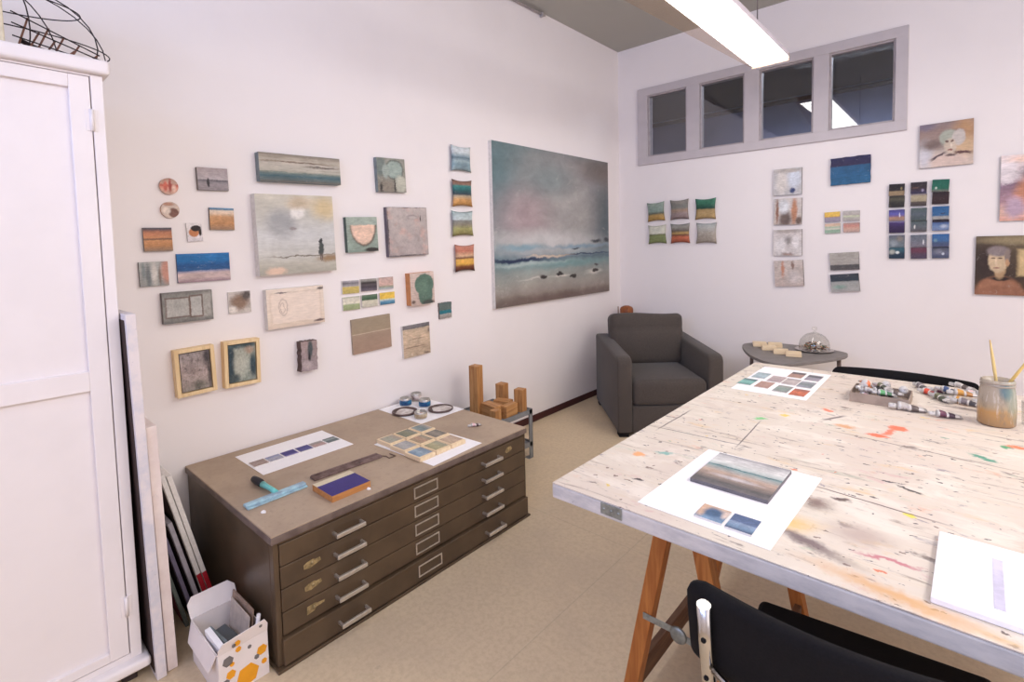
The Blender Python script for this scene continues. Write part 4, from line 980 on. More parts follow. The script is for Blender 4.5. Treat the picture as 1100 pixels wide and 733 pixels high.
# ------------------------------------------------------------------ work table
TZ = .83; TX0, TX1, TY0, TY1 = 1.87, 3.38, -3.69, -1.84
def table_top_mat():
    t = NT('paint_spattered_top')
    v = t.coords('Object')
    n1 = t.noise(v, 2.0, 5, .6)
    c = t.mix(t.maprange(n1.outputs[0], .38, .66), lin((222, 211, 196)), lin((216, 201, 188)))
    # brushed plank streaks along the length of the boards
    st = t.noise(t.coords('Object', (1.1, 11, 1), rot=(0, 0, .03)), 2.6, 7, .72, .5)
    c = t.mix(t.maprange(st.outputs[0], .52, .72, 0, .5), c, lin((212, 190, 160)))
    st2 = t.noise(t.coords('Object', (1.6, 16, 1), loc=(4, 2, 0)), 2.2, 7, .75, .6)
    c = t.mix(t.maprange(st2.outputs[0], .57, .66, 0, .6), c, lin((128, 106, 92)))
    # smears in several colours
    for k, (rgb, sc, lo, hi, amt, stretch) in enumerate([((104, 88, 84), 9, .60, .70, .75, (1, 2, 1)), ((226, 192, 132), 5, .59, .70, .55, (1, 2.5, 1)), ((230, 160, 122), 6.5, .62, .72, .6, (1, 1.6, 1)),
                                                     ((172, 186, 160), 6, .61, .71, .5, (1, 2, 1)), ((206, 156, 156), 7, .62, .72, .45, (1, 1.5, 1)), ((120, 110, 128), 14, .62, .70, .65, (1, 2.5, 1)), ((74, 62, 62), 22, .665, .70, .8, (1, 2.2, 1)), ((238, 228, 216), 4, .5, .64, .6, (1, 2, 1))]):
        nz = t.noise(t.coords('Object', stretch, loc=(k * 7.3, k * 3.1, k)), sc, 5, .68, .4)
        c = t.mix(t.maprange(nz.outputs[0], lo, hi, 0, amt), c, lin(rgb))
    # spatter dots
    for k, (rgb, sc, rad) in enumerate([((60, 48, 50), 12, .10), ((130, 106, 96), 17, .13), ((220, 118, 78), 6, .06), ((84, 150, 120), 5, .055), ((84, 78, 84), 26, .13), ((228, 200, 104), 5, .06), ((70, 58, 60), 8, .06)]):
        vo = t.n('ShaderNodeTexVoronoi'); vo.inputs['Scale'].default_value = sc
        dn = t.noise(t.coords('Object', loc=(k, 0, 0)), 60, 2)
        q = t.vmath('ADD', t.coords('Object', (1, 1.7, 1), rot=(0, 0, .3 + k), loc=(k * 2.2, k, 0)), t.vmath('MULTIPLY', dn.outputs['Color'], (.035, .035, 0)))
        t.l(q, vo.inputs['Vector'])
        gate = t.math('GREATER_THAN', t.noise(t.coords('Object', loc=(9 + k, 4, 2)), 3.0, 2).outputs[0], .44)
        c = t.mix(t.math('MULTIPLY', t.maprange(vo.outputs['Distance'], rad * .7, rad, .85, 0), gate), c, lin(rgb))
    # known marks: (x, y, rx, ry, colour, soft, kind, angle)
    tc = t.n('ShaderNodeTexCoord')
    dn = t.noise(tc.outputs['Object'], 26, 3, .7)
    wv = t.vmath('MULTIPLY', t.vmath('SUBTRACT', dn.outputs['Color'], (.5, .5, .5)), (.05, .05, 0))
    P = t.vmath('ADD', tc.outputs['Object'], wv)
    Pl = t.vmath('ADD', tc.outputs['Object'], t.vmath('MULTIPLY', wv, (.12, .12, 0)))
    marks = [(2.515, -2.722, .026, .018, (238, 110, 66), .3, 'o', 0, 0), (2.56, -2.60, .026, .026, (238, 112, 70), .3, 'o', 0, 0), (2.54, -2.66, .014, .05, (228, 120, 90), .4, 'o', -.2, 0), (2.42, -2.685, .03, .02, (216, 160, 110), .5, 'o', 0, 0),
             (2.86, -2.58, .03, .012, (236, 130, 86), .4, 'o', 0, 0), (2.775, -2.75, .034, .012, (64, 150, 124), .4, 'o', -.6, 0), (2.83, -2.60, .01, .02, (70, 160, 110), .4, 'o', 0, 0), (2.16, -2.78, .022, .01, (110, 200, 120), .4, 'o', .6, 0), (2.225, -2.69, .018, .012, (236, 206, 90), .4, 'o', 0, 0),
             (2.335, -2.525, .018, .016, (230, 120, 80), .4, 'o', 0, 0), (1.97, -3.36, .016, .014, (240, 170, 110), .4, 'o', 0, 0), (2.64, -3.285, .012, .012, (240, 214, 80), .4, 'o', 0, 0), (2.05, -3.52, .016, .008, (40, 30, 36), .3, 'o', .4, 0), (2.63, -3.13, .03, .006, (50, 42, 44), .3, 'o', -.35, 0), (2.59, -3.10, .024, .004, (60, 52, 54), .3, 'o', .2, 0),
             (2.03, -3.30, .03, .008, (130, 180, 170), .5, 'o', .5, 0), (2.46, -3.36, .03, .03, (128, 104, 96), .9, 'o', 0, 0), (2.50, -3.30, .02, .012, (84, 62, 60), .5, 'o', .3, 0), (2.47, -3.56, .09, .016, (116, 98, 100), .9, 'o', -.35, 0), (2.65, -3.655, .12, .02, (216, 170, 120), .9, 'o', -.15, 0), (2.56, -3.46, .05, .04, (190, 170, 160), .9, 'o', 0, 0),
             (2.43, -3.50, .05, .03, (232, 190, 120), .9, 'o', .4, 0), (2.62, -3.53, .05, .006, (196, 120, 130), .6, 'o', .1, 0),
             (2.052, -3.093, .132, .0022, (96, 84, 82), .4, 'r', .03, 1), (2.177, -2.96, .0022, .132, (96, 84, 82), .4, 'r', .04, 1), (1.918, -2.98, .003, .12, (120, 106, 100), .4, 'r', -.03, 1), (2.56, -3.27, .13, .003, (110, 90, 84), .5, 'r', -.10, 1), (2.62, -2.785, .2, .0025, (120, 100, 90), .5, 'r', -.1, 1), (2.37, -2.61, .006, .05, (110, 96, 92), .5, 'r', -.5, 1)]
    for (x, y, rx, ry, rgb, soft, kind, ang, sharp) in marks:
        q = t.vmath('SUBTRACT', Pl if sharp else P, (x, y, TZ))
        if ang:
            rt = t.n('ShaderNodeVectorRotate', rotation_type='Z_AXIS'); t.l(q, rt.inputs[0]); rt.inputs['Angle'].default_value = -ang; q = rt.outputs[0]
        q = t.vmath('MULTIPLY', q, (1 / rx, 1 / ry, 0))
        if kind == 'o': d = t.vmath('LENGTH', q)
        else:
            s2 = t.n('ShaderNodeSeparateXYZ'); t.l(t.vmath('ABSOLUTE', q), s2.inputs[0]); d = t.math('MAXIMUM', s2.outputs[0], s2.outputs[1])
        c = t.mix(t.maprange(d, 1 - soft, 1 + soft, .9, 0), c, lin(rgb))
    t.bsdf(c, .55, 0, st.outputs[0], .15, .001, .3)
    return t.m
def table_edge_mat():
    t = NT('painted_table_edge')
    n1 = t.noise(t.coords('Object', (2, 2, 6)), 5, 5, .65); n2 = t.noise(t.coords('Object', loc=(3, 3, 3)), 30, 3)
    c = t.mix(t.maprange(n1.outputs[0], .35, .7), lin((214, 208, 204)), lin((186, 182, 182)))
    c = t.mix(t.maprange(n2.outputs[0], .72, .76, 0, .8), c, lin((96, 92, 96)))
    t.bsdf(c, .6, 0, n1.outputs[0], .15, .001, .3)
    return t.m
table = empty('work_table', (2.4, -2.765, 0), 0, 'large white paint spattered work table on wooden trestles', 'table')
mb = MB()
mb.box(TX0, TX1, TY0, TY1, TZ - .044, TZ - .003, .005, mi=1)
mb.box(TX0 + .001, TX1 - .001, TY0 + .001, TY1 - .001, TZ - .003, TZ, .001, mi=0)
o = mb.build('tabletop', [table_top_mat(), table_edge_mat()]); o.parent = table; o.matrix_parent_inverse = Matrix.Translation(-Vector(table.location))
M_galv = flat('galvanised_plate', (158, 164, 162), .4, .7, .15, 40)
mb = MB(); mb.box(2.030, 2.092, TY0 - .0025, TY0 + .001, TZ - .034, TZ - .004, .0008)
for x in (2.04, 2.061, 2.082): mb.lathe([(0, .002), (.003, .002), (.004, 0)], n=10, M=Matrix.Translation((x, TY0 - .0025, TZ - .019)) @ Matrix.Rotation(PI / 2, 4, 'X'))
rel(mb, table).build('corner_plate', M_galv, table)
def beam(mb, a, b, w=.022, d=.022, up=(0, 1, 0)):
    a, b = Vector(a), Vector(b); ax = (b - a).normalized()
    u = Vector(up); u = (u - ax * u.dot(ax)).normalized(); s = ax.cross(u)
    c = [a + s * x * w + u * y * d for x, y in ((-1, -1), (1, -1), (1, 1), (-1, 1))] + [b + s * x * w + u * y * d for x, y in ((-1, -1), (1, -1), (1, 1), (-1, 1))]
    mb.hexa(c, 0, .002)
def trestle(cx, ya, yb, label):
    e = empty('trestle', (cx, (ya + yb) / 2, 0), 0, label, 'trestle', 'wooden trestles under the work table')
    zt = TZ - .0446
    for y in (ya, yb):
        for s in (-1, 1):
            mb = MB(); beam(mb, (cx + s * .036, y, zt - .045), (cx + s * .182, y, .0035))
            rel(mb, e).build('leg', M_trestle, e)
    mb = MB(); mb.box(cx - .035, cx + .035, ya - .05, yb + .05, zt - .044, zt - .0005, .003)
    rel(mb, e).build('top_rail', M_trestle_y, e)
    for s in (-1, 1):
        mb = MB(); mb.box(cx + s * .162 - .012, cx + s * .162 + .012, ya + .0225, yb - .0225, .07, .14, .003)
        rel(mb, e).build('stretcher', M_trestle_y, e)
    mb = MB(); y = ya - .024
    mb.box(cx - .115, cx + .012, y - .003, y, .345, .365, .001); mb.box(cx - .012, cx + .118, y - .0065, y - .0035, .338, .358, .001)
    mb.lathe([(0, .006), (.022, .006), (.026, 0), (0, 0)], n=24, M=Matrix.Translation((cx, y - .0065, .352)) @ Matrix.Rotation(PI / 2, 4, 'X'))
    rel(mb, e).build('locking_stay', M_galv, e)
M_trestle_y = wood('stained_pine_rail', (120, 84, 58), (92, 62, 42), 1)
trestle(2.125, -3.40, -2.72, 'orange stained wooden trestle under the near left corner of the work table')
trestle(3.22, -3.40, -2.72, 'orange stained wooden trestle further right, behind the near black chair')

# things on the table
Z1 = TZ + .0006
sheet('paper_sheet', 2.275, -3.42, Z1, .318, .452, -.03, 'white sheet at the near table edge with three little canvases on it')
card(2.268, -3.333, Z1 + .0014, .20, .225, -.01, [(0, (110, 104, 104)), (.12, (96, 92, 92)), (.25, (150, 130, 118)), (.4, (190, 160, 140)), (.5, (160, 160, 156)), (.58, (120, 150, 150)), (.64, (190, 196, 192)), (.75, (208, 206, 202)), (.92, (190, 186, 186)), (1, (140, 136, 140))], 'striped_shore',
     'largest canvas on the near white sheet, a striped grey shore', 'three canvases on the near sheet', .010, [(.5, .59, .5, .012, (60, 110, 116), .5, 'r'), (.5, .3, .25, .04, (200, 190, 190), .8)], 'painting', .02, flat('canvas_edge_slate', (110, 106, 110), .7))
card(2.281, -3.585, Z1 + .0014, .066, .07, 0, [(0, (120, 150, 180)), (.5, (90, 120, 156)), (1, (206, 170, 140))], 'blue_hill', 'small card with a blue hill on peach, below the striped canvas', 'three canvases on the near sheet', .005, [(.12, .6, .16, .5, (210, 170, 140), .5), (.9, .6, .12, .25, (220, 196, 180), .5), (.5, .55, .3, .3, (70, 100, 136), .5)], 'painting')
card(2.352, -3.588, Z1 + .0014, .06, .074, 0, [(0, (70, 80, 110)), (.2, (110, 140, 170)), (.45, (140, 160, 190)), (.55, (90, 110, 150)), (1, (80, 100, 140))], 'blue_sea_card', 'small dark blue sea card, beside the blue hill card', 'three canvases on the near sheet', .005, (), 'painting')
sheet('paper_sheet', 2.092, -2.18, Z1, .302, .52, .0, 'white sheet at the far left table corner covered with ten small cards')
FC = [(1.968, -2.29, [(0, (90, 140, 130)), (.5, (130, 190, 180)), (1, (70, 90, 96))], 'turquoise card, nearest row leftmost of the far sheet'),
      (2.045, -2.30, [(0, (170, 130, 116)), (1, (186, 146, 130))], 'brown pink card, nearest row second of the far sheet'),
      (2.127, -2.325, [(0, (150, 150, 146)), (.5, (130, 150, 140)), (1, (160, 156, 150))], 'grey green card, nearest row third of the far sheet'),
      (2.197, -2.345, [(0, (190, 90, 60)), (.5, (216, 110, 70)), (1, (150, 90, 76))], 'orange red card, nearest row rightmost of the far sheet'),
      (1.985, -2.135, [(0, (150, 170, 176)), (.5, (170, 190, 196)), (1, (140, 160, 166))], 'pale blue card, middle row leftmost of the far sheet'),
      (2.062, -2.165, [(0, (170, 150, 150)), (1, (186, 166, 164))], 'mauve card, middle row second of the far sheet'),
      (2.127, -2.175, [(0, (176, 160, 156)), (.5, (196, 180, 176)), (1, (160, 150, 150))], 'pinkish white card, middle row third of the far sheet'),
      (2.192, -2.19, [(0, (150, 150, 160)), (.5, (120, 130, 130)), (1, (170, 170, 176))], 'slate striped card, middle row rightmost of the far sheet'),
      (2.118, -2.03, [(0, (180, 140, 120)), (.6, (170, 130, 116)), (.75, (80, 76, 80)), (1, (110, 104, 106))], 'brown card with a dark top, far row left of the far sheet'),
      (2.193, -2.045, [(0, (160, 150, 160)), (.5, (150, 146, 156)), (.7, (70, 68, 76)), (1, (150, 144, 150))], 'lilac card with a dark stripe, far row right of the far sheet')]
for x, y, b, l in FC:
    card(x, y, Z1 + .0014, .06, .115, -.02, b, 'far_card', l, 'ten cards on the far sheet', .003)
# booklet at the right edge
mb = MB(); mb.box(-.0, .36, -.142, .142, 0, .012, .002)
bk = empty('sketch_pad', (2.694, -3.495, Z1), -.01, 'white pad with a blue violet printed picture at the right near table edge', 'sketch pad')
MB().box(0, .34, -.142, .142, 0, .012, .002).build('pages', M_paper, bk)
mb = MB(); panel_mesh(mb, .20, .16, .0012, .0122); bmesh.ops.translate(mb.bm, verts=mb.bm.verts[:], vec=(.235, .01, 0))
mb.build('printed_picture', [art('violet_print', [(0, (70, 70, 130)), (.6, (56, 56, 120)), (1, (120, 110, 150))]), M_paper], bk)
mb = MB(); mb.box(.085, .10, -.11, .08, .0122, .0128); mb.build('printed_strip', flat('lilac_print', (214, 208, 228), .7), bk)
# cardboard tray
M_cardb = flat('grey_cardboard', (170, 152, 138), .85, 0, .08, 20)
TR = (2.378, 2.572, -2.340, -2.170)
tray = empty('cardboard_tray', (2.475, -2.255, Z1), 0, 'shallow grey cardboard tray heaped with paint tubes', 'tray')
mb = MB(); w, d, h, q = .097, .085, .038, .003
mb.box(-w, w, -d, d, 0, q); mb.box(-w, w, -d, -d + q, q, h); mb.box(-w, w, d - q, d, q, h); mb.box(-w, -w + q, -d + q, d - q, q, h); mb.box(w - q, w, -d + q, d - q, q, h)
mb.build('tray', M_cardb, tray)
G1 = 'paint tubes in the cardboard tray'
TT = [(-.05, -.05, .008, .3, c_pink, c_gry, 'crumpled pink grey paint tube at the left front of the tray'), (.02, -.045, .008, .1, c_blk, c_blk, 'black paint tube along the front of the tray'),
      (-.05, -.02, .008, 1.35, c_white, c_blk, 'white paint tube at the left of the tray'), (.03, .03, .008, -.4, c_mag, c_blk, 'maroon paint tube low in the tray middle'),
      (-.04, -.03, .030, .15, c_sil, c_blk, 'silver paint tube lying across the tray on the left'), (.0, -.03, .034, .5, c_blk, c_sil, 'black paint tube with silver cap on top of the tray heap'),
      (.02, -.058, .032, .25, c_grn, c_white, 'bright green paint tube at the front of the tray'), (-.06, -.01, .036, .9, c_or, c_or, 'orange paint tube on the left of the tray heap'),
      (.035, .0, .033, -.2, c_white, c_blk, 'white and grey paint tube at the right of the tray heap'), (-.02, .04, .032, .3, c_gry, c_blk, 'dark grey paint tube at the back of the tray'),
      (.045, -.035, .036, .05, c_sil, c_blk, 'crumpled silver paint tube at the right front of the tray'), (-.045, .03, .046, 1.9, c_or, c_white, 'peach orange paint tube standing out of the tray'),
      (.01, .01, .05, -.7, c_olv, c_blk, 'olive paint tube on top of the tray heap')]
for x, y, z, rz, c, cp, l in TT:
    tube_at(2.475 + x * .8 - .02, -2.255 + y * .8, Z1 + z, rz, c, cp, l, G1, 0, .8)
# caps standing in the tray
for x, y, z, m, l in [(-.052, .0, .062, c_or, 'round orange paint pot on top of the tray heap'), (.012, .05, .055, c_sil, 'round silver paint pot at the back of the tray'), (.07, .045, .045, c_sil, 'small silver paint pot at the back right of the tray')]:
    mb = MB(); mb.lathe([(0, -.008), (.014, -.008), (.016, -.005), (.016, .006), (.013, .009), (0, .009)], n=20, M=Matrix.Translation((0, 0, 0)) @ Matrix.Rotation(1.2, 4, 'X'))
    o = mb.build('paint_pot', m); o.location = (2.475 + x, -2.255 + y, Z1 + z); tag(o, l, 'paint pot')
G2 = 'loose paint tubes beside the tray'
LT = [(2.54, -2.36, .25, c_sil, c_gry, 'fat crumpled silver tube right in front of the tray', 1.15), (2.655, -2.375, .35, c_mag, c_white, 'dark tube with white cap lying alone before the loose heap', .95),
      (2.575, -1.95, -.9, c_gry, c_blk, 'grey tube at the far left of the loose heap', .95), (2.60, -2.04, -.5, c_red, c_red, 'red capped tube in the loose heap', .9), (2.635, -1.99, .1, c_mag, c_blk, 'maroon tube in the loose heap', .95),
      (2.66, -2.02, -.3, c_blu, c_blk, 'dark blue tube in the loose heap', .9), (2.64, -2.10, -.8, c_olv, c_blk, 'olive tube at the front of the loose heap', .95), (2.70, -2.06, .2, c_och, c_white, 'ochre tube in the middle of the loose heap', 1.0),
      (2.70, -2.12, -.3, c_och, c_or, 'orange ochre tube at the front of the loose heap', 1.0), (2.715, -2.19, -.2, c_gry, c_blk, 'grey tube at the front right of the loose heap', .95), (2.735, -1.98, .8, c_pink, c_blk, 'pale pink tube at the back of the loose heap', .95),
      (2.70, -1.91, -.5, c_sil, c_mag, 'silver tube with maroon cap at the back of the loose heap', .9), (2.76, -2.12, 1.2, c_blk, c_sil, 'black tube next to the paint jar', .9), (2.765, -2.03, .4, c_white, c_blk, 'white tube next to the paint jar', .9)]
for i, (x, y, rz, c, cp, l, s) in enumerate(LT):
    tube_at(x, y, Z1 + (.0 if i % 2 == 0 else (.014 if i > 3 else 0)), rz, c, cp, l, G2, 0, s)
# jar with brushes
def jar_mat():
    t = NT('paint_clouded_glass')
    v = t.coords('Object')
    sp = t.n('ShaderNodeSeparateXYZ'); t.l(v, sp.inputs[0])
    n1 = t.noise(t.coords('Object', (1, 1, .35)), 26, 5, .7); n2 = t.noise(t.coords('Object', loc=(5, 1, 1)), 12, 4, .6)
    c = t.ramp(t.maprange(t.math('ADD', sp.outputs[2], t.math('MULTIPLY', n2.outputs[0], .05)), .0, .2, 0, 1, False), [(0, lin((156, 130, 102))), (.2, lin((176, 140, 98))), (.38, lin((190, 146, 92))), (.46, lin((176, 154, 124))), (.6, lin((172, 158, 140))), (1, lin((182, 168, 150)))])
    c = t.mix(t.maprange(n1.outputs[0], .5, .66, 0, .7), c, lin((140, 126, 108)))
    st = t.noise(t.coords('Object', (14, 14, 1.6), loc=(3, 3, 3)), 5, 5, .7)
    c = t.mix(t.maprange(st.outputs[0], .56, .64, 0, .55), c, lin((206, 196, 184)))
    q = t.vmath('MULTIPLY', t.vmath('SUBTRACT', v, (.022, -.042, .128)), (38, 38, 26))
    c = t.mix(t.maprange(t.math('ADD', t.vmath('LENGTH', q), t.math('MULTIPLY', st.outputs[0], .8)), .7, 1.5, .85, 0), c, lin((70, 108, 122)))
    q = t.vmath('MULTIPLY', t.vmath('SUBTRACT', v, (.04, -.02, .10)), (34, 34, 14))
    c = t.mix(t.maprange(t.vmath('LENGTH', q), .6, 1.4, .5, 0), c, lin((130, 150, 136)))
    b = t.bsdf(c, .25, 0, n1.outputs[0], .1, .001, .5)
    return t.m
jar = empty('paint_water_jar', (2.815, -2.345, Z1), 0, 'big glass jar clouded with ochre paint holding two brushes', 'jar')
mb = MB(); mb.lathe([(0, 0), (.044, 0), (.051, .006), (.052, .06), (.048, .12), (.045, .135), (.045, .16), (.042, .162), (.041, .135), (.044, .12), (.047, .06), (.045, .012), (0, .008)], n=40)
mb.build('glass', jar_mat(), jar)
MB().lathe([(.0452, .139), (.047, .140), (.047, .144), (.0452, .145)], n=40).lathe([(.0452, .149), (.047, .150), (.047, .154), (.0452, .155)], n=40).build('screw_rim', flat('rim_glass', (170, 156, 140), .3), jar)
mb = MB(); mb.lathe([(0, .0085), (.0445, .0125), (.0462, .06), (0, .061)], n=32); mb.build('murky_water', flat('murky_water', (176, 136, 88), .2, 0, .1, 20), jar)
def brush(a, b, label, c):
    e = empty('paint_brush', a, 0, label, 'brush', 'brushes standing in the jar')
    a, b = Vector(a), Vector(b); d = b - a
    MB().tube([d * .12, d * .3, d * .55, d * .8, d], [.0035, .004, .005, .0042, .002], 10).build('handle', c, e)
    MB().tube([d * .04, d * .12], [.0042, .0038], 10).build('ferrule', M_tin, e)
    MB().tube([d * .0, d * .02, d * .04], [.001, .004, .0042], 10).build('bristles', flat('bristles', (90, 70, 56), .8), e)
brush((2.823, -2.352, TZ + .065), (2.792, -2.34, 1.128), 'upright yellow paint brush with dark spots in the jar', wood('yellow_handle', (222, 196, 130), (170, 130, 90), 2))
brush((2.800, -2.345, TZ + .065), (2.905, -2.335, 1.098), 'plain yellow brush leaning to the right in the jar', wood('yellow_handle_plain', (226, 196, 120), (210, 176, 104), 2))
g = NT('clear_glass'); nz = g.noise(g.coords('Object'), 5, 2)
lw = g.n('ShaderNodeLayerWeight'); lw.inputs['Blend'].default_value = .5; fac = g.math('ADD', g.math('MULTIPLY', g.math('POWER', lw.outputs['Facing'], 3.5), .7), .03)
tr = g.n('ShaderNodeBsdfTransparent'); tr.inputs[0].default_value = (.95, .95, .94, 1); gl = g.n('ShaderNodeBsdfGlossy'); gl.inputs['Roughness'].default_value = .03
mx = g.n('ShaderNodeMixShader'); g.l(g.math('ADD', fac, g.math('MULTIPLY', nz.outputs[0], .02)), mx.inputs[0]); g.l(tr.outputs[0], mx.inputs[1]); g.l(gl.outputs[0], mx.inputs[2]); g.l(mx.outputs[0], g.out.inputs[0])
M_clear = g.m
mb = MB(); mb.lathe([(0, 0), (.026, 0), (.03, .004), (.032, .085), (.030, .085), (.028, .006), (0, .004)], n=28)
o = mb.build('glass_tumbler', M_clear); o.location = (2.91, -2.30, Z1); tag(o, 'clear glass tumbler at the right edge, beside the paint jar', 'glass')

# ------------------------------------------------------------------ armchair
def fabric_mat():
    t = NT('charcoal_weave')
    v = t.coords('Object')
    n1 = t.noise(v, 3, 4); n2 = t.noise(t.coords('Object', (1, 1, 3)), 170, 3, .7); n3 = t.noise(t.coords('Object', (3, 1, 1)), 190, 3, .7)
    h = t.math('ADD', n2.outputs[0], n3.outputs[0])
    c = t.mix(t.maprange(h, .8, 1.2), lin((68, 61, 57)), lin((92, 84, 78)))
    c = t.mix(t.maprange(n1.outputs[0], .4, .7, 0, .4), c, lin((66, 60, 58)))
    t.bsdf(c, .9, 0, h, .35, .001, .15, Sheen_Weight=.15)
    return t.m
M_fab = fabric_mat()
arm = empty('armchair', (.752, -1.381, 0), math.atan2(.676, .735), 'charcoal grey fabric armchair standing across the corner', 'armchair')
def soft(mb, name, parent, lv=2):
    o = mb.build(name, M_fab, parent)
    for p in o.data.polygons: p.use_smooth = True
    return o
for x0, x1 in ((0, .115), (.705, .82)):
    mb = MB(); mb.prism([(0.0, .032), (.90, .032), (.90, .655), (.86, .668), (.06, .628), (.015, .615), (0, .58)], x0, x1, M=Matrix(((0, 0, 1, 0), (1, 0, 0, 0), (0, 1, 0, 0), (0, 0, 0, 1))), bev=.018)
    soft(mb, 'armrest', arm)
soft(MB().box(.116, .704, .012, .70, .032, .236, .012, 3), 'base', arm)
mb = MB(); mb.box(.118, .702, .004, .66, .2375, .435, .05, 4)
for v in mb.bm.verts:
    if v.co.z > .4: v.co.z += .02 * (1 - ((v.co.x - .41) / .3) ** 2)
soft(mb, 'seat_cushion', arm)
mb = MB(); mb.box(.118, .702, .755, .90, .05, .75, .03, 3)
for v in mb.bm.verts: v.co.y += max(0, v.co.z - .4) * .06
soft(mb, 'backrest', arm)
mb = MB(); mb.box(.085, .735, .0, .17, .0, .45, .05, 5)
bm = mb.bm
bmesh.ops.subdivide_edges(bm, edges=[e for e in bm.edges if e.calc_length() > .2], cuts=11, use_grid_fill=True)
for v in bm.verts:
    s = v.co.z / .45
    v.co.x = .41 + (v.co.x - .41) * (.90 + .10 * min(1, s * 1.8) if s < .5 else 1.0) 
    puff = (1 - ((v.co.x - .41) / .34) ** 2) * math.sin(PI * min(1, max(0, s)))
    if v.co.y < .08: v.co.y -= .045 * puff
    if v.co.y < .12: v.co.y += .014 * math.exp(-((s - .70) / .06) ** 2)
    if s > .95: v.co.z += .008 * math.sin((v.co.x - .085) * 9)
bmesh.ops.rotate(bm, verts=bm.verts[:], cent=(.41, 0, 0), matrix=Matrix.Rotation(-.16, 3, 'X'))
bmesh.ops.translate(bm, verts=bm.verts[:], vec=(0, .575, .432))
soft(mb, 'back_cushion', arm)
for x in (.05, .77):
    for y in (.05, .85):
        MB().box(-.038, .038, -.038, .038, 0, .031, .003).build('foot', M_black, arm, (x, y, .0005))
# things in the corner behind the chair
e = empty('carved_stump', (.16, -.16, 0), .4, 'reddish brown carved wooden stump in the corner behind the armchair', 'wood carving')
M_redwood = wood('red_wood', (168, 98, 52), (116, 60, 34), 2)
MB().lathe([(0, .0006), (.07, .0006), (.06, .3), (.05, .6), (.035, .75), (0, .75)], n=24).build('post', M_redwood, e)
mb = MB(); mb.lathe([(0, .7502), (.03, .7502), (.058, .77), (.07, .80), (.068, .83), (.054, .852), (.025, .866), (0, .868)], n=24)
for v in mb.bm.verts: v.co.x *= 1 + .08 * math.sin(v.co.z * 60); v.co.y *= 1.1
mb.build('head', M_redwood, e)
mb = MB(); mb.tube([(.0, -.0, .0), (-.025, .02, .5), (-.028, .024, .845)], [.008, .007, .006], 8)
o = mb.build('wooden_stick', wood('grey_stick', (160, 132, 118), (130, 104, 92), 2)); o.location = (.062, -.13, .0006); tag(o, 'thin wooden stick leaning in the corner behind the armchair', 'stick')

# ------------------------------------------------------------------ metal stand with timber blocks
M_greysteel = flat('grey_painted_steel', (134, 136, 138), .5, .2, .06, 20)
st = empty('steel_stand', (.28, -2.36, 0), 0, 'low grey steel stand beside the plan chest carrying timber blocks', 'stand')
X0, X1, Y0, Y1, ZT = .085, .468, -2.655, -2.068, .352
for x in (X0, X1):
    for y in (Y0, Y1):
        sx = 1 if x == X0 else -1; sy = 1 if y == Y0 else -1
        mb = MB(); mb.box(min(x, x + sx * .035), max(x, x + sx * .035), min(y, y + sy * .004), max(y, y + sy * .004), .004, ZT - .0005, .001)
        mb.box(min(x, x + sx * .004), max(x, x + sx * .004), min(y, y + sy * .035), max(y, y + sy * .035), .004, ZT - .0005, .001)
        mb.box(min(x, x + sx * .045), max(x, x + sx * .045), min(y, y + sy * .045), max(y, y + sy * .045), .0006, .0035, .001)
        rel(mb, st).build('leg', M_greysteel, st)
for z, nm in ((ZT, 'top_shelf'), (.12, 'lower_shelf')):
    mb = MB(); q = .005
    mb.box(X0 + q, X1 - q, Y0 + q, Y1 - q, z - .018, z - .013)
    mb.box(X1 - q, X1, Y0 + q, Y1 - q, z - .035, z, .001); mb.box(X0, X0 + q, Y0 + q, Y1 - q, z - .035, z, .001)
    mb.box(X0, X1, Y0, Y0 + q, z - .035, z, .001); mb.box(X0, X1, Y1 - q, Y1, z - .035, z, .001)
    rel(mb, st).build(nm, M_greysteel, st)
G = 'timber blocks on the steel stand'
def block(cx, cy, z0, w, d, h, rz, label, ax=2):
    mb = MB(); mb.box(-w/2, w/2, -d/2, d/2, 0, h, .003)
    o = mb.build('timber_block', M_beam if ax == 2 else wood('timber_block_' + 'xyz'[ax], (196, 146, 92), (160, 110, 64), ax)); lying(o, cx, cy, z0, rz)
    tag(o, label, 'timber block', G)
zs_ = ZT - .0125
block(.222, -2.375, zs_, .07, .068, .345, .15, 'tallest upright timber block, at the left of the stand')
block(.235, -2.128, zs_, .068, .068, .168, .1, 'middle height upright timber block at the back of the stand')
block(.415, -2.135, zs_, .068, .064, .160, .2, 'shorter upright timber block at the right back of the stand')
block(.335, -2.34, zs_, .15, .08, .088, -.1, 'horizontal timber block lying beside the tall one', 0)
block(.428, -2.405, zs_, .052, .062, .082, .05, 'small timber cube at the front edge of the stand')
block(.424, -2.265, zs_, .055, .13, .085, .1, 'timber block lying along the front of the stand', 1)
block(.325, -2.215, zs_, .12, .075, .085, .3, 'low timber offcut between the upright blocks', 0)
block(.40, -2.25, .1075, .10, .16, .1, .1, 'reddish timber block on the lower shelf of the stand', 1)
mb = MB(); mb.tube([(.04 * math.cos(a), .04 * math.sin(a), .012) for a in [k * PI / 10 for k in range(20)]], .009, 10, closed=True)
o = mb.build('rubber_ring', M_black); o.location = (.15, -2.20, zs_); tag(o, 'black rubber ring lying at the back of the steel stand', 'ring')

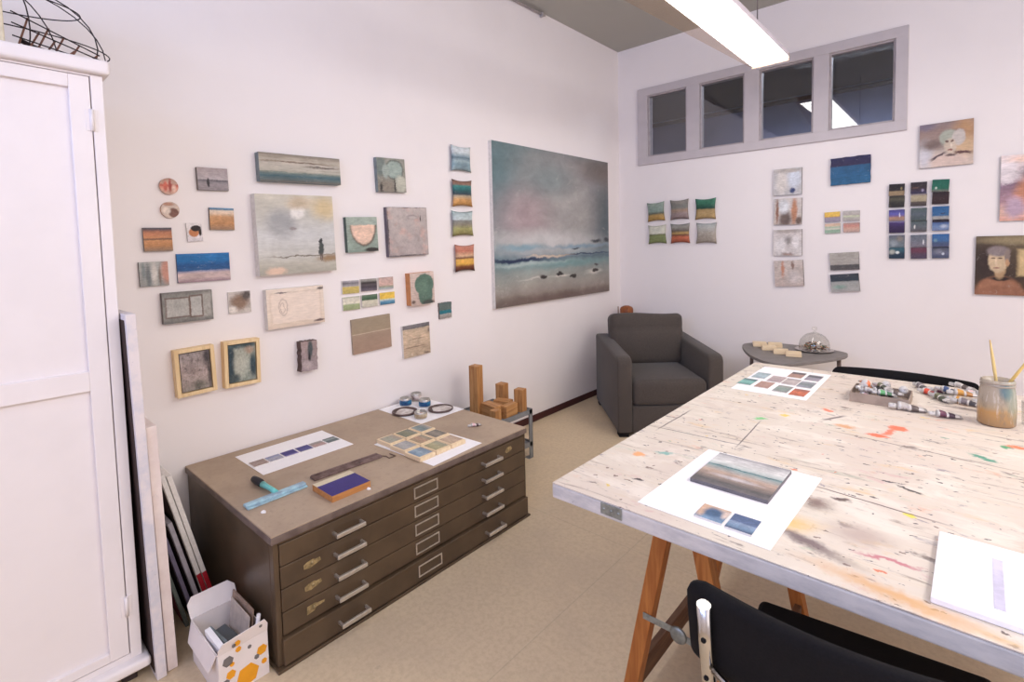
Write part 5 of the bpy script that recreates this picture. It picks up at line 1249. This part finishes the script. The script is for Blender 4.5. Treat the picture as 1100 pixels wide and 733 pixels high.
# ------------------------------------------------------------------ coffee table with glass dome
def smooth_closed(P, k=6):
    out = []; n = len(P)
    for i in range(n):
        p0, p1, p2, p3 = [Vector(P[(i + q) % n]) for q in (-1, 0, 1, 2)]
        for s in range(k):
            u = s / k
            out.append(.5 * ((2 * p1) + (p2 - p0) * u + (2 * p0 - 5 * p1 + 4 * p2 - p3) * u * u + (3 * p1 - p0 - 3 * p2 + p3) * u ** 3))
    return [(q.x, q.y) for q in out]
CT = smooth_closed([(1.376, -.47), (1.40, -.33), (1.538, -.235), (1.743, -.228), (1.90, -.255), (2.045, -.315), (2.088, -.40), (2.06, -.56), (1.93, -.82), (1.80, -.985), (1.68, -.965), (1.515, -.78)][::-1])
cz = .65
ct = empty('coffee_table', (1.74, -.53, 0), 0, 'grey rounded triangular coffee table by the back wall', 'coffee table')
mb = MB(); mb.prism(CT, cz - .022, cz, bev=.004)
rel(mb, ct).build('top', flat('grey_laminate', (128, 122, 118), .5, 0, .05, 14), ct)
for (a, b) in [((1.46, -.50), (1.435, -.49)), ((2.035, -.42), (2.06, -.40)), ((1.735, -.89), (1.735, -.915)), ((1.60, -.30), (1.58, -.275))]:
    mb = MB(); mb.tube([(a[0], a[1], cz - .0225), (b[0], b[1], .0006)], [.014, .010], 12)
    rel(mb, ct).build('leg', flat('leg_brown', (116, 98, 90), .5), ct)
dm = empty('glass_dome', (1.872, -.395, cz + .0006), 0, 'glass cloche dome on a silver plate filled with dried paint scraps', 'cloche')
MB().lathe([(0, 0), (.07, 0), (.105, .004), (.128, .010), (.129, .012), (.105, .007), (.07, .003), (0, .003)], n=48).build('plate', flat('silver_plate', (196, 188, 184), .3, .7, .04, 30), dm)
prof = [(.1035, .0075), (.1045, .03), (.102, .055), (.092, .085), (.074, .110), (.05, .128), (.025, .137), (.012, .141)]
MB().lathe(prof + [(r - .0025, z - .002) for r, z in prof[::-1]], n=48, close=True).build('dome', M_clear, dm)
MB().lathe([(.0125, .141), (.010, .146), (.009, .152), (.016, .160), (.020, .170), (.016, .181), (0, .185)], n=24).build('knob', M_clear, dm)
mb = MB()
cols = [(150, 96, 70), (206, 190, 170), (110, 130, 104), (196, 140, 90), (90, 80, 70), (220, 206, 190)]
mats = [flat('scrap_%d_%d_%d' % c, c, .6, 0, .1, 40) for c in cols]
for k in range(110):
    a = random.random() * 2 * PI; rr = .072 * math.sqrt(random.random()); h = .006 + (1 - rr / .1) * .062 * random.random()
    L = .012 + random.random() * .016; an = random.random() * PI; p = Vector((rr * math.cos(a), rr * math.sin(a), h + .006))
    d = Vector((math.cos(an), math.sin(an), random.uniform(-.4, .4))) * L
    mb.tube([p - d, p + Vector((0, 0, .004)), p + d], [.0035, .0055, .0035], 6, mi=k % len(cols))
o = mb.build('dried_paint_scraps', mats); o.location = (1.872, -.395, cz + .004); tag(o, 'heap of dried paint scraps under the glass dome', 'paint scraps', None, 'stuff')
G = 'pale wood blocks on the coffee table'
for x, y, rz, l in [(1.495, -.425, .35, 'leftmost pale wood block on the coffee table'), (1.592, -.535, .35, 'second pale wood block from the left on the coffee table'), (1.70, -.63, .3, 'third pale wood block from the left on the coffee table'), (1.795, -.672, .25, 'rightmost pale wood block on the coffee table'), (1.600, -.395, .3, 'rear pale wood block half hidden on the coffee table')]:
    mb = MB(); mb.box(-.05, .05, -.05, .05, 0, .027, .002); panel_mesh(mb, .09, .088, .001, .0271)
    o = mb.build('small_wood_block', [M_raw_wood, M_raw_wood]); tag(lying(o, x, y, cz + .0006, rz), l, 'wood block', G)

# ------------------------------------------------------------------ chairs
def chair(name, label, x, y, rz, src=None):
    if src:
        c = copy_tree(src); c.location = (x, y, 0); c.rotation_euler = (0, 0, rz); c['label'] = label; return c
    e = empty(name, (x, y, 0), rz, label, 'chair', 'black chairs with chrome tube frames')
    # seat
    mb = MB(); mb.box(-.242, .242, -.23, .25, .455, .50, .02, 4)
    o = mb.build('seat', M_black, e)
    # backrest: curved padded slab
    mb = MB(); bm = mb.bm; n = 20
    SS = [0, .02, .05, .09, .14, .3, .5, .7, .86, .91, .95, .98, 1]; rows = len(SS) - 1
    F, B = {}, {}
    W, z0, z1 = .277, .675, .862
    for i in range(n + 1):
        for j in range(rows + 1):
            u = math.sin((i / n - .5) * PI); s = SS[j]
            cr = .034   # rounded corners
            zz = z0 + (z1 - z0) * s
            hw = W
            dz = min(zz - z0, z1 - zz)
            if dz < cr: hw = W - cr + math.sqrt(max(0, cr * cr - (cr - dz) ** 2))
            xx = u * hw
            yy = -.245 - (zz - .5) * .20 - .05 * (1 - u * u)
            th = .017 * (1 - abs(u) ** 8 * .6) * (1 - (abs(s * 2 - 1)) ** 8 * .6)
            F[i, j] = bm.verts.new((xx, yy + th, zz)); B[i, j] = bm.verts.new((xx, yy - th, zz))
    for i in range(n):
        for j in range(rows):
            bm.faces.new([F[i + 1, j], F[i, j], F[i, j + 1], F[i + 1, j + 1]]).smooth = True
            bm.faces.new([B[i, j], B[i + 1, j], B[i + 1, j + 1], B[i, j + 1]]).smooth = True
    rim = [(i, 0) for i in range(n)] + [(n, j) for j in range(rows)] + [(i, rows) for i in range(n, 0, -1)] + [(0, j) for j in range(rows, 0, -1)]
    for q in range(len(rim)):
        a, b = rim[q], rim[(q + 1) % len(rim)]
        bm.faces.new([F[a], F[b], B[b], B[a]]).smooth = True
    bmesh.ops.recalc_face_normals(bm, faces=bm.faces[:])
    mb.build('backrest', M_black, e)
    for s in (-1, 1):
        MB().tube([(s * .236, -.353, .842), (s * .236, -.335, .74), (s * .236, -.308, .62), (s * .24, -.285, .50), (s * .245, -.275, .40), (s * .25, -.30, .15), (s * .252, -.315, .006)], .0125, 14).build('rear_leg', M_chrome, e)
        MB().tube([(s * .215, -.20, .44), (s * .215, .10, .44), (s * .215, .17, .43), (s * .215, .20, .40), (s * .215, .215, .2), (s * .215, .225, .006)], .0125, 14).build('front_leg', M_chrome, e)
        for z, y in ((.775, -.342), (.69, -.324)):
            MB().lathe([(0, .003), (.004, .003), (.005, 0)], n=10, M=Matrix.Translation((s * .236, y - .0125, z)) @ Matrix.Rotation(PI / 2, 4, 'X')).build('screw', M_black, e)
    MB().tube([(-.224, -.338, .712), (-.17, -.362, .700), (-.08, -.384, .688), (0, -.390, .685), (.08, -.384, .688), (.17, -.362, .700), (.224, -.338, .712)], .006, 10).build('cross_tube', M_chrome, e)
    MB().tube([(-.25, -.19, .443), (.25, -.19, .443)], .010, 10).build('seat_bar', M_chrome, e)
    return e
ch1 = chair('chair', 'black chair with chrome tubes pushed under the near side of the work table', 2.584, -3.545, .11)
chair('chair', 'black chair behind the far side of the work table, only its back showing', 2.505, -2.118, PI, ch1).scale = (1, 1, .99)

# ------------------------------------------------------------------ tall white cabinet
cab = empty('wardrobe', (.3, -4.9, 0), 0, 'tall white panelled cabinet at the left edge', 'cabinet')
YA, YZ = -5.40, -4.412
FX = .58
M_cab = flat('cabinet_white', (238, 230, 228), .42, 0, .015, 5)
M_gap = flat('dark_gap', (70, 64, 62), .9)
mb = MB(); mb.box(.03, FX - .022, YA, YZ, .085, 2.095, .002)
mb.box(FX - .022, FX, YZ - .033, YZ, .085, 2.095, .002); mb.box(FX - .022, FX, YA, YA + .033, .085, 2.095, .002)
mb.box(FX - .022, FX, YA + .033, YZ - .033, 2.088, 2.095); mb.box(FX - .022, FX, YA + .033, YZ - .033, .085, .105)
rel(mb, cab).build('body', M_cab, cab)
mb = MB(); mb.box(.03, FX + .028, YA - .02, YZ + .018, 2.0955, 2.142, .010, 3)
rel(mb, cab).build('cornice', M_cab, cab)
mb = MB(); mb.box(.03, FX + .035, YA - .02, YZ + .02, .048, .0845, .012, 3)
rel(mb, cab).build('base_moulding', M_cab, cab)
for y in (YA + .03, YZ - .06):
    for x in (.06, FX - .06):
        mb = MB(); mb.box(x, x + .05, y, y + .045, .0006, .0475, .004)
        rel(mb, cab).build('foot', flat('dark_foot', (60, 48, 48), .7), cab)
ym = (YA + YZ) / 2
for a, b, hs in ((ym + .002, YZ - .036, 1), (YA + .036, ym - .002, -1)):
    mb = MB(); s = .054; za, zb_, zm0, zm1 = .107, 2.086, 1.052, 1.118
    mb.box(FX - .02, FX, a, a + s, za, zb_, .002); mb.box(FX - .02, FX, b - s, b, za, zb_, .002)
    mb.box(FX - .02, FX, a + s, b - s, zb_ - .042, zb_, .002); mb.box(FX - .02, FX, a + s, b - s, za, za + .03, .002)
    mb.box(FX - .02, FX, a + s, b - s, zm0, zm1, .002)
    mb.box(FX - .020, FX - .016, a + s, b - s, za + .03, zm0); mb.box(FX - .020, FX - .016, a + s, b - s, zm1, zb_ - .042)
    d = rel(mb, cab).build('door', M_cab, cab)
    yh = b if hs > 0 else a
    for zc in (1.945, .28):
        mb = MB(); mb.tube([(FX + .004, yh, zc - .035), (FX + .004, yh, zc + .035)], .006, 10); mb.box(FX - .001, FX + .002, yh - .016, yh + .016, zc - .035, zc + .035, .001)
        rel(mb, cab).build('hinge', M_cab, d)
    mb = MB(); yk = a + .027 if hs > 0 else b - .027
    mb.lathe([(0, .026), (.010, .024), (.013, .016), (.006, .008), (.008, 0)], n=16, M=Matrix.Translation((FX, yk, 1.09)) @ Matrix.Rotation(PI / 2, 4, 'Y'))
    rel(mb, cab).build('knob', M_handle, d)
# on top of the cabinet
M_wire = flat('black_wire', (52, 44, 48), .5, .4, .1, 30)
M_rust = flat('rusty_bar', (130, 92, 76), .6, .2, .15, 30)
wb = empty('wire_basket', (.20, -4.62, 2.1428), 0, 'black wire dome basket upside down on top of the tall white cabinet', 'basket')
def dome_pt(th, ph): return (.165 * math.cos(th) * math.cos(ph), .305 * math.sin(th) * math.cos(ph), .125 + (.20 if ph > 0 else .145) * math.sin(ph))
MB().tube([dome_pt(k * PI / 24, -.95) for k in range(48)], .0028, 8, closed=True).build('rim', M_wire, wb)
for ph in (0.0, .75):
    MB().tube([dome_pt(k * PI / 24, ph) for k in range(48)], .0022, 8, closed=True).build('hoop', M_wire, wb)
for k in range(8):
    th = k * PI / 4 + .2
    MB().tube([dome_pt(th, -.95 + (PI / 2 + .95) * q / 13) for q in range(14)], .0022, 8).build('rib', M_wire, wb)
rk = empty('wire_rack', (.47, -4.66, 2.1428), 0, 'rusty wire rack of slanted bars in front of the wire basket on the cabinet', 'rack')
for k in range(10):
    y = .05 + k * .021
    MB().tube([(0, y, .003), (0, y + .035 + .004 * (k % 3), .125 - .009 * k - .03 * (k % 2))], .0028, 8).build('bar', M_rust, rk)
for z0, z1 in ((.02, .06), (.035, .10), (.05, .135)):
    MB().tube([(.004, .265, z0), (.004, .045, z1)], .0022, 8).build('rail', M_wire, rk)
MB().tube([(-.03, .2, .012), (-.02, .15, .03), (-.03, .1, .045), (-.02, .066, .055)], .008, 8).build('dark_rod', M_wire, rk)
bx = empty('storage_box', (.47, -4.845, 2.1428), 0, 'pale yellowish box on top of the tall white cabinet, at the picture corner', 'box')
MB().box(-.085, .10, -.25, .205, 0, .30, .004).build('carton', flat('pale_yellow_card', (226, 214, 186), .7), bx)
MB().box(-.09, .105, -.255, .21, .3005, .34, .004).build('lid', flat('pale_yellow_lid', (220, 206, 176), .7), bx)

# ------------------------------------------------------------------ canvases stored between cabinet and chest
def stored(name, x0, x1, yb, th, h, lean, mats, label, extra=None):
    """a canvas standing on edge, perpendicular to the wall, leaning towards the cabinet (−y)"""
    e = empty(name, (0, yb, .0008), 0, label, 'canvas', 'canvases stored on edge beside the tall cabinet')
    M = Matrix.Rotation(lean, 4, 'X')
    mb = MB(); mb.box(x0, x1, 0, th, 0, h, .002); bmesh.ops.transform(mb.bm, matrix=M, verts=mb.bm.verts[:])
    mb.build('stretched_canvas', mats[0], e)
    mb = MB(); mb.box(x0 + .02, x1 - .02, -.002, -.0002, .02, h - .02, .0005); bmesh.ops.transform(mb.bm, matrix=M, verts=mb.bm.verts[:])
    mb.build('back_board', mats[1], e)
    if extra:
        mb = MB(); mb.box(x1 + .0002, x1 + .0012, .0005, th - .0005, 0.003, extra[0]); bmesh.ops.transform(mb.bm, matrix=M, verts=mb.bm.verts[:])
        mb.build('painted_edge', extra[1], e)
def smear_edge(name, a, b, c3):
    t = NT(name)
    n1 = t.noise(t.coords('Object', (1, 1, 1)), 7, 5, .65); n2 = t.noise(t.coords('Object', loc=(2, 2, 2)), 22, 4, .7)
    c = t.mix(t.maprange(n1.outputs[0], .4, .62), lin(a), lin(b)); c = t.mix(t.maprange(n2.outputs[0], .66, .74), c, lin(c3))
    t.bsdf(c, .65, 0, n1.outputs[0], .15, .001, .3)
    return t.m
M_e1 = smear_edge('edge_lilac_white', (226, 216, 214), (206, 202, 208), (150, 146, 160))
M_e2 = smear_edge('edge_white', (234, 220, 214), (224, 208, 202), (170, 170, 180))
M_dkback = flat('dark_back_board', (58, 40, 36), .8, 0, .1, 8)
stored('stored_canvas', .03, .645, -4.3865, .030, 1.30, .016, (M_e1, M_dkback), 'tallest white canvas with lilac smears, wedged against the cabinet')
stored('stored_canvas', .03, .628, -4.350, .032, .90, .02, (M_e2, M_dkback), 'white canvas second from the cabinet, shorter than the lilac one')
M_red = flat('red_paint_edge', (176, 30, 44), .5, 0, .05, 20)
stored('stored_canvas', .02, .45, -4.148, .017, .665, .225, (M_canvas_white, M_dkback), 'tilted canvas with red lower edge and dark back, left of its twin', (.21, M_red))
stored('stored_canvas', .02, .45, -4.128, .017, .655, .225, (M_canvas_white, M_dkback), 'tilted white canvas with red lower edge, touching the plan chest', (.21, M_red))
stored('stored_canvas', .02, .44, -4.176, .016, .46, .225, (flat('edge_grey', (176, 170, 178), .7), M_dkback), 'small grey edged canvas in front of the red edged pair')
stored('stored_canvas', .02, .435, -4.205, .014, .40, .225, (flat('edge_violet', (120, 112, 134), .7), M_dkback), 'small violet edged canvas leaning in the middle of the stack')
stored('stored_canvas', .02, .43, -4.236, .014, .36, .225, (flat('edge_green', (110, 118, 112), .7), flat('crimson_back', (120, 36, 52), .7)), 'smallest dark green edged canvas, next to the white canvas')

# ------------------------------------------------------------------ carton with hexagons
M_carton = flat('white_carton', (236, 226, 222), .65, 0, .03, 8)
M_kraft = flat('kraft_inside', (208, 196, 186), .8, 0, .06, 12)
bx = empty('carton', (.775, -4.19, .0006), 0, 'small white carton with orange and grey hexagons, filled with papers, on the floor', 'carton')
x0, x1, y0, y1, h, q = -.135, .135, -.082, .080, .158, .003
mb = MB()
mb.box(x0, x1, y0, y1, 0, q)
mb.box(x0, x1, y0, y0 + q, q, h); mb.box(x0, x1, y1 - q, y1, q, h)
mb.box(x0, x0 + q, y0 + q, y1 - q, q, h); mb.box(x1 - q, x1, y0 + q, y1 - q, q, h)
mb.build('box', M_carton, bx)
# flaps: back one standing up, front one standing up with cut corners
def flap(pts, mat, name='flap'):
    mb = MB()
    b2 = bmesh.new(); A = [b2.verts.new(p) for p in pts]; f = b2.faces.new(A)
    r = bmesh.ops.extrude_face_region(b2, geom=[f]); nv = [g for g in r['geom'] if isinstance(g, bmesh.types.BMVert)]
    nrm = f.normal if f.normal.length else Vector((1, 0, 0)); b2.normal_update(); nrm = f.normal.copy()
    bmesh.ops.translate(b2, verts=nv, vec=nrm * .0025); bmesh.ops.recalc_face_normals(b2, faces=b2.faces[:])
    mb._merge(b2); return mb.build(name, mat, bx)
flap([(x0, y0, h + .0005), (x0, y1, h + .0005), (x0 - .03, y1 + .002, h + .04), (x0 - .04, y1 - .02, h + .060), (x0 - .04, y0 + .015, h + .060), (x0 - .03, y0 - .002, h + .04)], M_carton)
flap([(x1, y0, h + .0005), (x1, y1, h + .0005), (x1 + .006, y1, h + .03), (x1 + .012, y1 - .012, h + .052), (x1 + .010, y0 + .012, h + .04), (x1 + .004, y0, h + .02)], M_carton)
flap([(x0 + .01, y0, h + .0005), (x1 - .01, y0, h + .0005), (x1 - .03, y0 - .02, h - .06), (x0 + .03, y0 - .02, h - .06)], M_carton)
def hexs(lst, xf):
    for (y, z, r, m) in lst:
        mb = MB(); pts = [(r * math.cos(k * PI / 3 + .2), r * math.sin(k * PI / 3 + .2)) for k in range(6)]
        mb.prism(pts, 0, .0012, M=Matrix.Translation((xf, y, z)) @ Matrix(((0, 0, 1, 0), (1, 0, 0, 0), (0, 1, 0, 0), (0, 0, 0, 1))))
        mb.build('hexagon_print', m, bx)
M_hor = flat('hexagon_orange', (240, 164, 34), .6, 0, .04, 20); M_hgr = flat('hexagon_grey', (118, 112, 110), .6, 0, .06, 20)
hexs([(-.052, .125, .018, M_hgr), (-.018, .148, .010, M_hor), (.058, .10, .018, M_hor), (.04, .085, .009, M_hgr), (-.045, .075, .016, M_hor), (-.062, .055, .012, M_hgr), (.008, .04, .038, M_hor), (.064, .055, .010, M_hor), (-.04, .108, .008, M_hor), (.018, .135, .007, M_hgr)], x1 + .0002)
hexs([(-.022, h + .018, .010, M_hor), (.055, h + .034, .006, M_hgr), (-.034, h + .016, .007, M_hgr)], x1 + .0075)
# contents
def content(name, x, y, z, w, d, hh, rx, ry, rz, m, label):
    mb = MB(); mb.box(-w/2, w/2, -d/2, d/2, 0, hh, .001)
    o = mb.build(name, m); o.location = (.775 + x, -4.19 + y, z); o.rotation_euler = (rx, ry, rz)
    tag(o, label, name.replace('_', ' '))
content('photo_print', -.02, .004, .10, .17, .044, .003, .15, -.1, .05, art('grey_print', [(0, (90, 96, 100)), (.5, (120, 126, 130)), (1, (70, 74, 80))]), 'dark grey picture print lying in the hexagon carton')
content('folded_card', -.04, .052, .075, .18, .006, .125, -.12, .0, .02, flat('brown_card', (168, 142, 124), .8), 'brown folded card sticking up at the back of the carton')
content('folded_card', -.02, .036, .08, .17, .004, .11, -.12, .0, .0, flat('cream_card', (206, 190, 176), .8), 'cream folded card in front of the brown one in the carton')
content('white_booklet', .05, -.055, .10, .13, .018, .075, .12, .1, .06, M_paper, 'thick white booklet standing at the left of the carton')
content('white_booklet', .02, -.034, .09, .12, .010, .072, .15, .0, .1, M_canvas_cool, 'grey booklet beside the white one in the carton')
mb = MB(); mb.tube([(0, 0, 0), (.02, .01, .12)], .007, 10); o = mb.build('marker_pen', M_white_metal); o.location = (.86, -4.135, .09); tag(o, 'white pen standing up at the right of the carton', 'pen')

# ------------------------------------------------------------------ lights
def area(name, loc, rot, sx, sy, energy, color):
    L = bpy.data.lights.new(name, 'AREA'); L.shape = 'RECTANGLE'; L.size = sx; L.size_y = sy; L.energy = energy; L.color = color
    o = bpy.data.objects.new(name, L); o.location = loc; o.rotation_euler = rot; COL.objects.link(o); return o
area('left_wall_fill', (4.45, -2.8, 2.85), (0, math.radians(42), 0), 1.1, 2.8, 74, (1, .95, .925))  # unseen wide panel, added and tilted to brighten the left wall
area('near_fill', (3.1, -5.8, 2.85), (0, 0, 0), .25, 2.0, 20, (1, .93, .90))  # unseen row behind the camera, added as extra light from above
area('window_daylight', (2.35, YB + .05, 2.5), (PI / 2 + .55, 0, 0), 3.6, 1.1, 96, (.44, .57, 1.0))
area('side_fill', (XR - .05, -3.4, 1.5), (0, PI / 2, 0), 1.3, 4.2, 14, (1.0, .95, .94))  # added fill facing the left wall; the right wall has no window
area('neighbour_fill', (2.5, 1.4, 3.38), (0, 0, 0), 2.5, .6, 62, (.80, .85, 1.0))  # unseen source added to brighten the room behind the panes
w = bpy.data.worlds.new('world'); scene.world = w; w.use_nodes = True
bg = w.node_tree.nodes['Background']; bg.inputs[0].default_value = (.6, .7, 1, 1); bg.inputs[1].default_value = .3

# ------------------------------------------------------------------ camera
F, PX, PY = 550.883, 543.363, 297.330
yaw, pit, rol = 0.7358, 0.0596, 0.0240
fwd = Vector((-math.sin(yaw) * math.cos(pit), math.cos(yaw) * math.cos(pit), -math.sin(pit)))
rgt = Vector((math.cos(yaw), math.sin(yaw), 0)); dwn = fwd.cross(rgt)
r2 = rgt * math.cos(rol) + dwn * math.sin(rol); d2 = dwn * math.cos(rol) - rgt * math.sin(rol)
cam = bpy.data.cameras.new('camera'); cam.sensor_width = 36; cam.sensor_fit = 'HORIZONTAL'
cam.lens = 36 * F / 1100; cam.shift_x = (550 - PX) / 1100; cam.shift_y = (PY - 366.5) / 1100
cam.clip_start = .02
co = bpy.data.objects.new('camera', cam); COL.objects.link(co)
co.matrix_world = Matrix(((r2.x, -d2.x, -fwd.x, 2.7318), (r2.y, -d2.y, -fwd.y, -4.8148), (r2.z, -d2.z, -fwd.z, 1.5), (0, 0, 0, 1)))
scene.camera = co
vs = scene.view_settings
scene.display_settings.display_device = 'sRGB'
vs.view_transform = 'Standard'; vs.look = 'None'; vs.gamma = 1.0; vs.exposure = 0.12
vs.use_curve_mapping = False
cy = scene.cycles
cy.use_denoising = True; cy.max_bounces = 10; cy.diffuse_bounces = 5; cy.transparent_max_bounces = 16; cy.sample_clamp_indirect = 6.0
